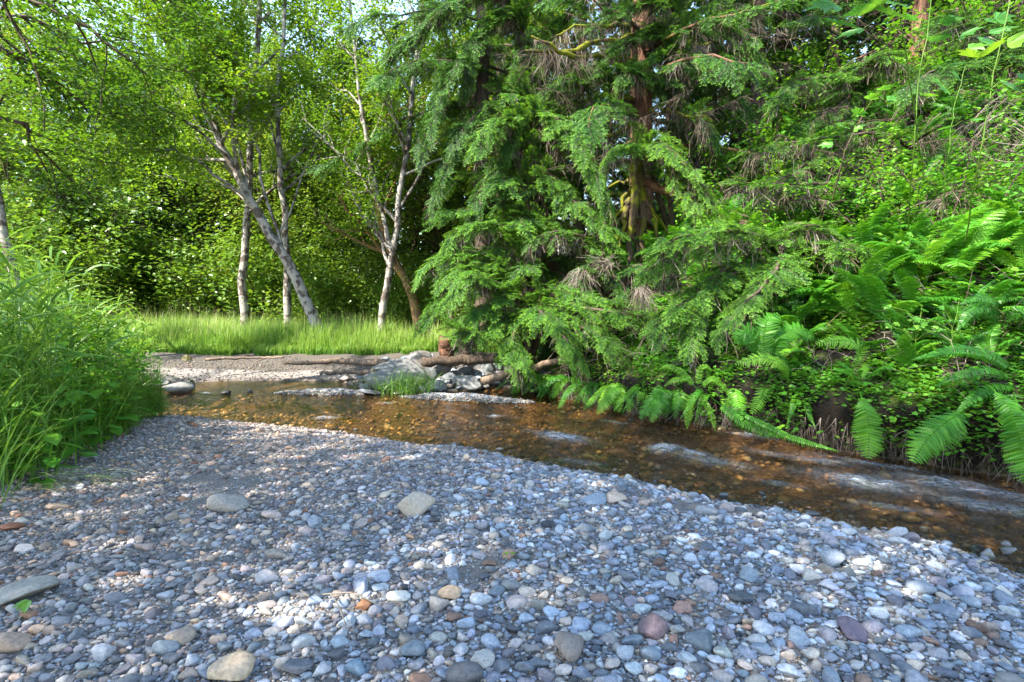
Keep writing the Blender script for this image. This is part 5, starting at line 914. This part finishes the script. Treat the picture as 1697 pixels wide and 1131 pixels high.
Pe = np.stack([rc.uniform(1.0, 9, 260000), rc.uniform(1.8, 9.5, 260000)], 1); de = seg_dist(Pe, WATER, True); k_ = inside(Pe, HILL) & (de > .06) & (de < 1.7) & (vnoise(Pe, 2.4, 44) + .6 * vnoise(Pe, 7, 45) > -.15) & (de > .12) & (Pe[:, 0] < Pe[:, 1] * 1.1 + .6) & ((Pe[:, 0] > 1.9) | (rc.random(260000) < .3)); Pe = Pe[k_]; de = de[k_]
off = .26 * sstep(1.0, 2.4, Pe[:, 0]) * sstep(.6, .2, de); gx = (seg_dist(Pe + (e, 0), WATER, True) - de) / e; gy = (seg_dist(Pe + (0, e), WATER, True) - de) / e; zz = terrain(Pe); hang = (de < .30) * rc.random(len(Pe)) ** 2 * .12
Qe = np.stack([Pe[:, 0] - gx * (off + hang * .25), Pe[:, 1] - gy * (off + hang * .25), zz + rc.uniform(.0, .09, len(Pe)) - hang], 1); Q = np.concatenate([Q, Qe]); Pc = np.concatenate([Pc, Pe]); sz_ = np.concatenate([sz_, np.full(len(Pe), .044)])
leaves(g, Q, sz_, rc, ROUND, v=np.clip(.5 + .3 * vnoise(Pc, 1.1, 43) + rc.normal(0, .13, len(Pc)), 0, 1), droop=.1, flat=.7)
tag(g.build('ground_cover', L_HERB), kind='stuff', label='clover and small herbs carpeting the steep bank')
for k in range(16):
    u_ = 1.9 + k * .33 + rc.uniform(-.1, .1); q = RLa(u_); d_ = np.array((-.62, -.78)); L_ = rc.uniform(.25, .55); K = [np.array((q[0] + .35, q[1] + .35, q[2] + .10)), np.array((q[0], q[1], q[2] + .14)), np.array((q[0] + d_[0] * L_ * .45, q[1] + d_[1] * L_ * .45, q[2] - .05)), np.array((q[0] + d_[0] * L_ * .6, q[1] + d_[1] * L_ * .6, q[2] - L_ * .5))]
    gg = Geo(); rg_ = np.random.default_rng(1200 + k); kd = 'lady' if k % 3 else 'sword'; dead_ = False
    for j in range(3): sh_ = np.array((rg_.normal(0, .12), rg_.normal(0, .08), rg_.normal(0, .03))); frond_on(gg, np.array(K) - K[0] + np.outer(np.linspace(0, 1, 4), sh_ * 2), rc.uniform(.07, .13) if kd == 'lady' else .06, rg_, kd, rc.uniform(.25, .75), nrm=(-.45, -.75, .75))
    o = gg.build('fern', DEAD if dead_ else L_FERN); o.location = K[0]; fl.append((o, 'withered brown fern on the lip' if dead_ else 'small drooping fern on the lip', K[0]))
label_all(fl, MARKS, 'fern', 'ferns on the steep bank')
# dead needles, twigs and fern litter on the slope
g = Geo(); n_ = 9000; Pc = np.stack([rc.uniform(.3, 15, n_), rc.uniform(2, 19, n_)], 1); dd = seg_dist(Pc, WATER, True); Pc = Pc[inside(Pc, HILL) & (dd > .3) & (Pc[:, 0] < Pc[:, 1] * 1.1 + .5)]; Q = np.concatenate([Pc, (terrain(Pc) + .02)[:, None]], 1)
dead_twigs(g, rc, Q, np.stack([rc.normal(0, 1, len(Q)), rc.normal(0, 1, len(Q)), rc.uniform(.1, .9, len(Q))], 1), .6, 3, .0045); tag(g.build('twig_litter', DEAD), kind='stuff', label='dead twigs littering the wooded slope')
# roots hanging under the lip
g = Geo(); n_ = 280; s_ = rc.random(n_); RL = np.array(right_line[3:]); sl_ = np.r_[0, np.cumsum(np.hypot(*np.diff(RL, axis=0).T))]; u = rc.random(n_) ** 1.2 * min(sl_[-1], 7.0)
Bx = np.stack([np.interp(u, sl_, RL[:, 0]), np.interp(u, sl_, RL[:, 1])], 1); hgt_ = rc.uniform(.15, .42, n_) * np.clip(Bx[:, 0] / 3, .4, 1); tn = norm(np.array((RL[0] - RL[5]))); nrm_ = np.array((-tn[1], tn[0])); nrm_ = nrm_ if nrm_ @ np.array((-1, -1)) > 0 else -nrm_
Q = np.concatenate([Bx + nrm_ * rc.uniform(-.02, .14, n_)[:, None], hgt_[:, None]], 1); dead_twigs(g, rc, Q, np.concatenate([rc.normal(0, .35, (n_, 2)) + nrm_ * .3, np.full((n_, 1), -1.0)], 1), .36, 3, .0026); g.T = [a_ * .8 for a_ in g.T]; tag(g.build('hanging_roots', DEAD), kind='stuff', label='bare roots hanging beneath the undercut lip')
# tufts of dead grass and moss mats hanging over the lip
g = Geo(); n_ = 700; u = rc.random(n_) * 6.5; k = vnoise(np.stack([u, u * 0], 1), 1.4, 51) > -.05; u = u[k]; Bx = np.stack([np.interp(u, sl_, RL[:, 0]), np.interp(u, sl_, RL[:, 1])], 1); N_ = len(u)
# broad-leaved shrubs on the slope
SB = [broadleaf('shrub', 'shrub', 'shrub', (0, 0, 0), shrub_stems(640 + k, 1.5 + .4 * k, 8, .6), bush_spec([6, 4], 42, .1), B_DARK, L_HERB, .075, 640 + k, 'shrubs on the steep bank', tpl=OVATE, vmean=.6) for k in range(2)]
sb = [(1330, 330, 9, .9), (1180, 420, 8.6, .7), (1440, 320, 8.5, .9), (1560, 330, 7.5, .8), (1650, 350, 6.8, .8), (1240, 330, 11, 1.1), (1130, 330, 12, 1.0), (1380, 210, 13, 1.2), (1490, 260, 11, 1.0), (1310, 220, 15, 1.5), (1180, 250, 15, 1.5), (980, 400, 12, .9), (900, 440, 12, .8), (1600, 200, 11, 1.2), (930, 500, 10.2, .6), (1700, 300, 8, .9)]
sl2 = []
for k, (a, b, Y, s) in enumerate(sb):
    o = SB[k] if k < 2 else copy_tree(SB[k % 2]); q = at_px(a, b, Y); o.location = q; o.rotation_euler = (0, 0, k * 1.3); o.scale = (s, s, s); sl2.append((o, 'bright broad leaved shrub' if k % 2 else 'low green shrub', q[:2]))
label_all(sl2, MARKS, 'shrub', 'shrubs on the steep bank')
# grey dead branch fan, vine tangle
def fan(name, label, c, L, n, w, dr, seed, cat='dead branch'):
    rng = np.random.default_rng(seed); g = Geo(); P = rng.normal(0, .06, (n, 3)); dead_twigs(g, rng, P, np.tile(dr, (n, 1)) + rng.normal(0, .35, (n, 3)), L, 5, w); V_, F_, T_ = g.arrays(); gg = Geo(); gg.add(V_, F_, np.clip(T_ + .05, 0, 1)); o = gg.build(name, DEAD); o.location = c; return tag(o, label, cat)
fan('dead_branch', 'grey fan of bare dead twigs among the hemlock boughs', px(1062, 478, 8.2), .55, 34, .003, (.25, -.3, -.8), 1)
fan('dead_branch', 'brown dead twig spray below the mossy roots', px(965, 455, 9.2), .6, 20, .004, (-.5, -.3, -.5), 2)
fan('dead_branch', 'upright broken grey twigs beside the dead twig fan', px(1005, 440, 9.4), .5, 20, .004, (-.3, -.3, .6), 3)
dbl = []
for k, (a, b, Y) in enumerate([(1150, 90, 10.2), (1230, 120, 10), (1190, 180, 9.8), (1260, 60, 10.5), (1320, 240, 8.8), (1400, 265, 8.6), (1290, 300, 8.6), (1470, 200, 8.6), (1500, 120, 9), (1380, 180, 9.5), (1230, 290, 9), (1600, 230, 7.4), (1450, 60, 10), (1350, 330, 8.2), (1110, 170, 10), (920, 150, 10.2), (980, 40, 10.4), (880, 90, 10.4), (960, 270, 9.9), (1150, 430, 8.0), (1570, 320, 7.0)]):
    rk = np.random.default_rng(700 + k); g = Geo(); L_ = rk.uniform(.8, 1.5); an = rk.uniform(-.5, .5) + (pi if rk.random() < .5 else 0); Kd, _ = limb(rk, (0, 0, 0), (cos(an), rk.normal(-.2, .3), rk.normal(-.1, .2)), L_, 9, .16, -.05); tube(g, Kd, np.linspace(.011, .003, 10), 4, .45)
    m_ = 24; u = rk.uniform(0, 9, m_); i_ = np.minimum(u.astype(int), 8); Pd = Kd[i_] + (Kd[i_ + 1] - Kd[i_]) * (u - i_)[:, None]; dead_twigs(g, rk, Pd, norm(Kd[-1] - Kd[0]) * .7 + rk.normal(0, .8, (m_, 3)), rk.uniform(.15, .55, m_), 3, .0028); g.T = [a_ * rk.uniform(.55, 1) for a_ in g.T]; o = g.build('dead_branch', DEAD); o.location = px(a, b, Y) - Kd[4]; dbl.append((o, 'bare brown dead twig spray', px(a, b, Y)[:2]))
label_all(dbl, MARKS, 'dead branch', 'dead branches hanging in the conifers')
g = Geo(); rng = np.random.default_rng(9); c = px(1655, 235, 6.6)
for k in range(46):
    a = rng.uniform(0, 6.28); R_ = rng.uniform(.15, .6); th = np.linspace(0, rng.uniform(1.2, 3.5), 9) + a; P = np.stack([R_ * np.cos(th) * 1.0, rng.normal(0, .15) + .15 * np.sin(th * 2), R_ * np.sin(th) * .75 + rng.normal(0, .05)], 1) + rng.normal(0, .16, 3) + rng.normal(0, .01, (9, 3)); tube(g, P, np.linspace(.0045, .0018, 9), 3, rng.uniform(.4, 1.0))
o = g.build('dead_vine', DEAD); o.location = c; tag(o, 'tangle of grey looping dead vines beside the seedling stems', 'dead vine')
# ------------------------------------------------ thimbleberry and maple seedlings, near the camera
def lobed():
    A_ = [(-100, .42), (-72, .55), (-52, .42), (-38, .78), (-30, .62), (-22, .66), (-14, .55), (0, 1.0), (14, .55), (22, .66), (30, .62), (38, .78), (52, .42), (72, .55), (100, .42), (150, .16)]
    V = [(0, 0, 0)] + [(.12 + r * cos(R(a)), r * sin(R(a)) * 1.05, -.10 * r * r + .05 * (k % 2)) for k, (a, r) in enumerate([(-150, .16)] + A_)]; n = len(V) - 1
    return np.array(V), [np.array([(0, k, k % n + 1) for k in range(1, n)])]
LOB = lobed(); L_BROAD = leaf_mat('broad_leaf', [(0, (.03, .11, .02)), (.5, (.06, .20, .025)), (1, (.17, .32, .03))], trans=.42, rough=.4)
def seedling(label, K, lf, seed, r=.006, size=.155, v=.5):
    rng = np.random.default_rng(seed); c = np.array(K[0]); root = thing('seedling', label, 'sapling', tuple(c), 'broad leaved saplings'); gt = Geo(); gl = Geo(); Q = smooth_path(np.array(K) - c, 16, seed, .004); tube(gt, Q, np.linspace(r, r * .4, 16), 5, np.full(80, .55))
    for (q, ss, vv) in lf:
        q = np.array(q) - c; j = int(np.argmin(np.linalg.norm(Q - q - (0, 0, -.12), axis=1))); tube(gt, [Q[j], (Q[j] + q) / 2 + (0, 0, .03), q], [.0028, .002, .0015], 3, .6)
        d = norm(q - Q[j]) * (1, 1, .2) + rng.normal(0, .3, 3) * (1, 1, .3); M = frames(d[None], np.array([(rng.normal(-.1, .3), -.85 + rng.normal(0, .3), .9)])) * (size * ss); stamp(gl, LOB[0], LOB[1], M, q[None], np.array([vv]))
    kids(root, gt.build('stem', L_GRASS if r < .009 else B_DARK, root, smooth=True), gl.build('leaves', L_BROAD, root))
def lf(Y, *pts): return [(px(a, b, Y + rng.normal(0, .12)), s, v_) for a, b, s, v_ in pts]
rng = np.random.default_rng(15)
seedling('tall thin sapling with lobed leaves cut by the top of the frame', kk(4.2, (1505, 380, .6), (1515, 250), (1520, 150), (1535, 60), (1550, -60)), lf(4.1, (1590, 62, .9, .4), (1640, 55, 1.0, .35), (1625, 68, 1.0, .4), (1605, 80, .8, .7), (1650, 32, .9, .4), (1635, 35, .8, .3), (1560, 40, .7, .35), (1575, 28, .6, .35), (1555, 68, .8, .35), (1540, 60, .7, .5), (1515, 35, .8, .4)), 1)
seedling('sapling with yellow green wide leaf near the frame edge', kk(3.9, (1600, 400, .6), (1625, 260), (1640, 160), (1660, 60), (1690, -60)), lf(3.8, (1640, 88, 1.1, .95), (1670, 75, 1.3, 1.0), (1612, 95, 1.0, .95), (1695, 70, 1.0, 1.0), (1665, 140, 1.0, .6), (1650, 152, .7, .5), (1600, 105, .8, .6), (1690, 130, .8, .5)), 2)
seedling('sapling with large pale leaves drooping in from the top', kk(3.4, (1530, 300, 1.2), (1510, 150, .6), (1490, 20, .2), (1480, -120)), lf(3.3, (1420, 25, 1.3, .45), (1455, 12, 1.5, .7), (1400, 42, 1.2, .3), (1385, 8, 1.2, .4), (1485, 5, 1.4, .6), (1430, 48, 1.0, .3), (1475, 25, 1.2, .7)), 3)
seedling('slender sapling with a few small lobed leaves in mid slope', kk(5.2, (1560, 360, .3), (1570, 260), (1580, 180), (1600, 110)), lf(5.1, (1560, 140, .9, .6), (1545, 160, .8, .7), (1590, 130, .8, .4), (1560, 215, .7, .5), (1610, 200, .7, .4), (1570, 150, .8, .5)), 4)
seedling('leafy young maple with long level leaves in mid slope', kk(6.2, (1380, 330, .3), (1400, 250), (1430, 190), (1455, 150)), lf(6.1, (1460, 150, 1.0, .5), (1440, 165, 1.1, .6), (1420, 190, 1.1, .5), (1400, 210, 1.0, .45), (1380, 240, 1.0, .5), (1415, 215, .9, .6), (1470, 165, .8, .4), (1390, 265, .9, .5)), 5, .012)
for k, (a, b, Y) in enumerate([(1450, 370, 6.3), (1530, 360, 5.6), (1590, 370, 5.4), (1490, 330, 7.0), (1540, 300, 6.6)]):
    q = at_px(a, b, Y); q[2] += .1; pts = [(q + (rng.normal(0, .16), rng.normal(0, .12), rng.uniform(.2, .6)), rng.uniform(.6, 1), rng.uniform(.3, .9)) for _ in range(16)]
    seedling(['clump of lobed leaves under the mid slope sapling', 'lobed leaf clump at the foot of the tall thin sapling', 'lobed leaf clump below the yellow green wide leaf', 'higher lobed leaf clump beside the long level limb', 'small lobed leaf clump behind the slender sapling'][k], [q, q + (0, 0, .3), q + (.05, 0, .6)], pts, 20 + k, .006, .09)
# ------------------------------------------------ reed grass and nettles by the near bank
def ribbons(g, P, D, L, w_, rng, bend, v0=.35, v1=.7, seg=6):
    N = len(P); D = norm(D); sdv = norm(np.cross(D, (0, 0, 1)) + rng.normal(0, .35, (N, 3))); Q = P.copy(); V = []; T = []; vb = rng.normal(0, .1, N); d = D.copy()
    for k in range(seg + 1):
        s = k / seg; ww = w_ * (np.minimum(1, .55 + 2 * s)) * (1 - s ** 2.2) + .0005
        for q in (-1, 1): V.append(Q + sdv * (q * ww / 2)[:, None] if np.ndim(ww) else Q + sdv * q * ww / 2); T.append(np.clip(v0 + (v1 - v0) * s + vb, 0, 1))
        Q = Q + d * (L / seg)[:, None]; d = norm(d + np.array((0, 0, -1.)) * (bend / seg)[:, None])
    V = np.stack(V, 1); T = np.stack(T, 1); n = 2 * (seg + 1); F = np.array([(2 * k, 2 * k + 1, 2 * k + 3, 2 * k + 2) for k in range(seg)])
    g.add(V.reshape(-1, 3), [(F[None] + (np.arange(N) * n)[:, None, None]).reshape(-1, 4)], T.reshape(-1))
rn = np.random.default_rng(44)
def veg_x(y): return -3.5 - .44 * (y - 3.9)
def clump_spots(n_, inset, y0=3.3, y1=7.3, depth=2.6):
    y = rn.uniform(y0, y1, n_); x = veg_x(y) - inset - depth * rn.random(n_) ** 1.3; P = np.stack([x, y], 1); P[:, 0] += .18 * vnoise(P, 1.5, 5); return P[~inside(P, WATER)]
g = Geo(); Pn = clump_spots(600, .22); Hn = rn.uniform(1.15, 1.95, len(Pn)) * np.clip(.55 + (veg_x(Pn[:, 1]) - Pn[:, 0]) * .7, .55, 1) * np.where(Pn[:, 1] > 6.2, .75, 1.0); B3 = np.concatenate([Pn, terrain(Pn)[:, None]], 1); lean = rn.normal(0, .10, (len(Pn), 2)) + (.06, -.02)
ST = B3 + np.concatenate([lean * Hn[:, None], Hn[:, None]], 1); d = ST - B3; M = frames(d, rn.normal(size=d.shape)); M[:, :, 0] *= Hn[:, None]; M[:, :, 1] *= .004; M[:, :, 2] *= .004; stamp(g, np.array([(0, -1, 0), (0, 1, 0), (0, 0, 1), (1, -.5, 0), (1, .5, 0), (1, 0, .5)], float), [np.array([(0, 1, 4, 3), (1, 2, 5, 4), (2, 0, 3, 5)])], M, B3, rn.uniform(.45, .8, len(B3)))
for k in range(7):
    s = (k + rn.random(len(Pn))) / 7; s = .2 + .8 * s; q = B3 + d * s[:, None]; a = rn.uniform(0, 6.28, len(q)); D_ = np.stack([np.cos(a) * .8, np.sin(a) * .8, np.ones(len(a))], 1); ribbons(g, q, D_, rn.uniform(.28, .55, len(q)), .025, rn, rn.uniform(.8, 2.4, len(q)), .35, .68)
Pl = clump_spots(1500, .0, 3.0, 7.4, 2.4); a = rn.uniform(0, 6.28, len(Pl)); ribbons(g, np.concatenate([Pl, terrain(Pl)[:, None]], 1), np.stack([np.cos(a) * .35, np.sin(a) * .35, np.ones(len(a))], 1), rn.uniform(.3, .95, len(Pl)), .012, rn, rn.uniform(.5, 2.0, len(Pl)), .3, .65)
# behind, towards the far reeds
Pl = np.stack([rn.uniform(-15, -5.6, 9000), rn.uniform(6.2, 9.0, 9000)], 1); Pl = Pl[(~inside(Pl, WATER)) & (Pl[:, 0] < -1.0 * Pl[:, 1] * .0 - 5.4) & (Pl[:, 1] < 7.6 - .12 * (Pl[:, 0] + 6))]; a = rn.uniform(0, 6.28, len(Pl)); ribbons(g, np.concatenate([Pl, terrain(Pl)[:, None]], 1), np.stack([np.cos(a) * .25, np.sin(a) * .25, np.ones(len(a))], 1), rn.uniform(.6, 1.3, len(Pl)), .012, rn, rn.uniform(.4, 1.6, len(Pl)), .35, .7)
tag(g.build('reed_grass', L_GRASS), kind='stuff', label='tall reed grass beside the near gravel bar')
# horsetails, fine whorls between reeds and water
g = Geo(); Ph = clump_spots(230, -.12, 5.0, 7.1, .8); Hn = rn.uniform(.35, .8, len(Ph)); B3 = np.concatenate([Ph, terrain(Ph)[:, None]], 1)
M = np.zeros((len(B3), 3, 3)); M[:, 2, 0] = Hn; M[:, 0, 1] = .003; M[:, 1, 2] = .003; stamp(g, np.array([(0, -1, 0), (0, 1, 0), (0, 0, 1), (1, -.5, 0), (1, .5, 0), (1, 0, .5)], float), [np.array([(0, 1, 4, 3), (1, 2, 5, 4), (2, 0, 3, 5)])], M, B3, .5 + 0 * Hn)
for k in range(14):
    for j in range(9):
        s = .12 + .86 * k / 14; a = j * .7 + rn.uniform(0, .5, len(B3)); q = B3 + np.stack([0 * Hn, 0 * Hn, Hn * s], 1); ribbons(g, q, np.stack([np.cos(a), np.sin(a), .35 + 0 * a], 1), .13 * (1.1 - s) + 0 * Hn + .02, .0028, rn, .9 + 0 * Hn, .45, .65, 2)
tag(g.build('horsetail', L_GRASS), kind='stuff', label='feathery horsetails at the water edge of the reed bed')
def nettle_mesh(seed, H):
    rng = np.random.default_rng(seed); g = Geo(); P = smooth_path([(0, 0, 0), (rng.normal(0, .03), rng.normal(0, .03), H * .5), (rng.normal(0, .06), rng.normal(0, .06), H)], 12, seed, .004); tube(g, P, np.linspace(.005, .002, 12), 5, .75)
    k = 0; h = .12
    while h < .99:
        i = h * 11; j = min(int(i), 10); q = P[j] + (P[j + 1] - P[j]) * (i - j); a0 = k * 1.571 + rng.normal(0, .2)
        for r in (0, pi):
            a = a0 + r; L = .145 * (1 - .55 * h ** 2.5) * rng.uniform(.8, 1.15) * (.6 + .8 * min(h * 2, .5)); d = np.array((cos(a), sin(a), .25 if h > .9 else rng.normal(-.05, .15))); q2 = q + d * .03; tube(g, [q, q2], [.0015, .001], 3, .6); M = frames(d[None] - (0, 0, .15), np.array([(rng.normal(0, .15), rng.normal(0, .15), 1)])) * L; M[:, :, 1] *= 1.05
            stamp(g, OVATE[0], OVATE[1], M, q2[None], np.array([np.clip(.42 + .25 * h + rng.normal(0, .1), 0, 1)]))
            if h < .85 and rng.random() < .6: q3 = q + np.array((cos(a + .5), sin(a + .5), .5)) * .03; M = frames((d + (0, 0, .6))[None], np.array([(0, 0, 1.)])) * L * .5; stamp(g, OVATE[0], OVATE[1], M, q3[None], np.array([.6]))
        k += 1; h += .085 * rng.uniform(.8, 1.2) * (1.0 / H) ** .5
    return g.build('leafy_herb', L_HERB, mesh_only=True)
NT = [nettle_mesh(660 + k, [1.25, 1.0, .8, .6][k % 4]) for k in range(5)]
NM = [((-4.0, 4.1), 'the near corner of the reed bed'), ((-4.5, 5.2), 'the middle of the reed bed front'), ((-5.0, 6.6), 'the horsetails'), ((-5.2, 4.2), 'the tallest reeds'), ((-6.2, 5.6), 'the thin pale trunk')]
nl = []; pts_ = []; tr_ = 0
while len(pts_) < 78 and tr_ < 4000:
    tr_ += 1; P = clump_spots(1, -.05, 3.3, 6.6, 1.1)
    if not len(P) or any((P[0, 0] - a) ** 2 + (P[0, 1] - b) ** 2 < .17 ** 2 for a, b in pts_): continue
    x, y = P[0]; pts_.append((x, y)); ins = veg_x(y) - x; k = int(rn.integers(0, 3)) if ins > .5 else int(rn.integers(2, 4)); o = link('leafy_herb', NT[k] if rn.random() < .8 else NT[4]); o.location = (x, y, hz(x, y) - .02); o.rotation_euler = (rn.normal(0, .1), rn.normal(.05, .1), rn.uniform(0, 6.28)); s = rn.uniform(.85, 1.15); o.scale = (s, s, s)
    nl.append((o, 'short leafy nettle like herb' if k > 1 else 'tall leafy nettle like herb', (x, y)))
label_all(nl, NM, 'herb', 'leafy herbs among the reed grass')
# grass tuft before the rocks, small greens, twigs
g = Geo(); n_ = 420; c = gp(672, 652, .02); Pt = np.stack([c[0] + rn.normal(0, .28, n_), c[1] + rn.normal(.1, .16, n_)], 1); a = rn.uniform(0, 6.28, n_); ribbons(g, np.concatenate([Pt, np.full((n_, 1), .0)], 1), np.stack([np.cos(a) * .4, np.sin(a) * .3, np.ones(n_)], 1), rn.uniform(.2, .62, n_), .011, rn, rn.uniform(.8, 2.6, n_), .3, .6)
tag(g.build('grass_tuft', L_GRASS), 'green grass tuft growing from the waterside foot of the big grey boulder', 'grass tuft', kind='thing')
def twig(name, label, K, r, mat=None, v=.95, cat='twig'):
    c = np.array(K[0]); g = Geo(); tube(g, np.array(K) - c, np.linspace(r, r * .6, len(K)), 5, v); o = g.build(name, mat or DEAD, smooth=True); o.location = c; return tag(o, label, cat)
def gg_(x, y, dz=.05): q = gp(x, y, .27); return np.array((q[0], q[1], hz(q[0], q[1]) + dz))
twig('bent_twig', 'bleached bent twig lying on the gravel below the tan stones', [gg_(535, 1018), gg_(578, 1014), gg_(600, 1020), gg_(622, 1031), gg_(668, 1027)], .004)
twig('twig', 'bleached straight twig slanting down from the bent one', [gg_(549, 1018), gg_(560, 1035), gg_(574, 1072)], .0035); twig('twig', 'short white twig just beyond the bent one', [gg_(499, 1010), gg_(513, 1022)], .003)
for k, (a, b, lb) in enumerate([(95, 810, 'dry grass stems lying by the near corner of the reeds'), (150, 805, 'pale dry grass tuft lying on the gravel near the reeds'), (60, 820, 'dry stems under the lowest reed leaves')]):
    q = gg_(a, b, .02); g = Geo(); n_ = 26; an = rn.normal(.4, .5, n_); ribbons(g, np.zeros((n_, 3)) + rn.normal(0, .03, (n_, 3)), np.stack([np.cos(an), np.sin(an), .25 + 0 * an], 1), rn.uniform(.15, .4, n_), .004, rn, 1.0 + 0 * an, .9, 1.0); o = g.build('dry_grass', L_GRASS); o.location = q; tag(o, lb, 'dry grass')
for a, b, lb, s, v_ in [(50, 1043, 'single fresh green leaf sprig lying at the near corner of the gravel', .05, .8), (838, 940, 'tiny yellow green leaf on the gravel in the middle', .03, .9)]:
    q = gg_(a, b, .06); g = Geo(); rr = np.random.default_rng(int(a)); leaves(g, np.zeros((4, 3)) + rr.normal(0, .012, (4, 3)), s, rr, OVATE, v=np.full(4, v_)); o = g.build('fallen_leaf', L_HERB); o.location = q; tag(o, lb, 'leaf')
# shading trees that stand just outside the view
for k, (x, y, H_, sd_) in enumerate([(-7.5, -1.2, 12, 881), (-4.2, -5.2, 12, 882), (-10.5, -4.6, 12, 883), (-1.2, -4.0, 12, 884), (-2.6, -1.8, 12, 885)]):
    broadleaf('alder_tree', ['leafy alder beside the camera shading the gravel bar', 'leafy alder behind the camera shading the gravel bar', 'leafy alder farther behind the camera shading the reeds', 'leafy alder straight behind the camera shading the water edge', 'leafy alder close beside the camera shading the gravel corner'][k], 'tree', on(x, y), big_leafy(sd_, H_, 0.12), dict(n=[12, 6, 4], len=[.42, .45, .5], ang=[.8, .8, .8], up=[.04, .02, .0], dens=26, spread=.25, moss=lambda l: 0, **{'from': [.4, .15, .1]}), B_ALDER, L_FAR, .13, sd_, 'alders shading the bar')
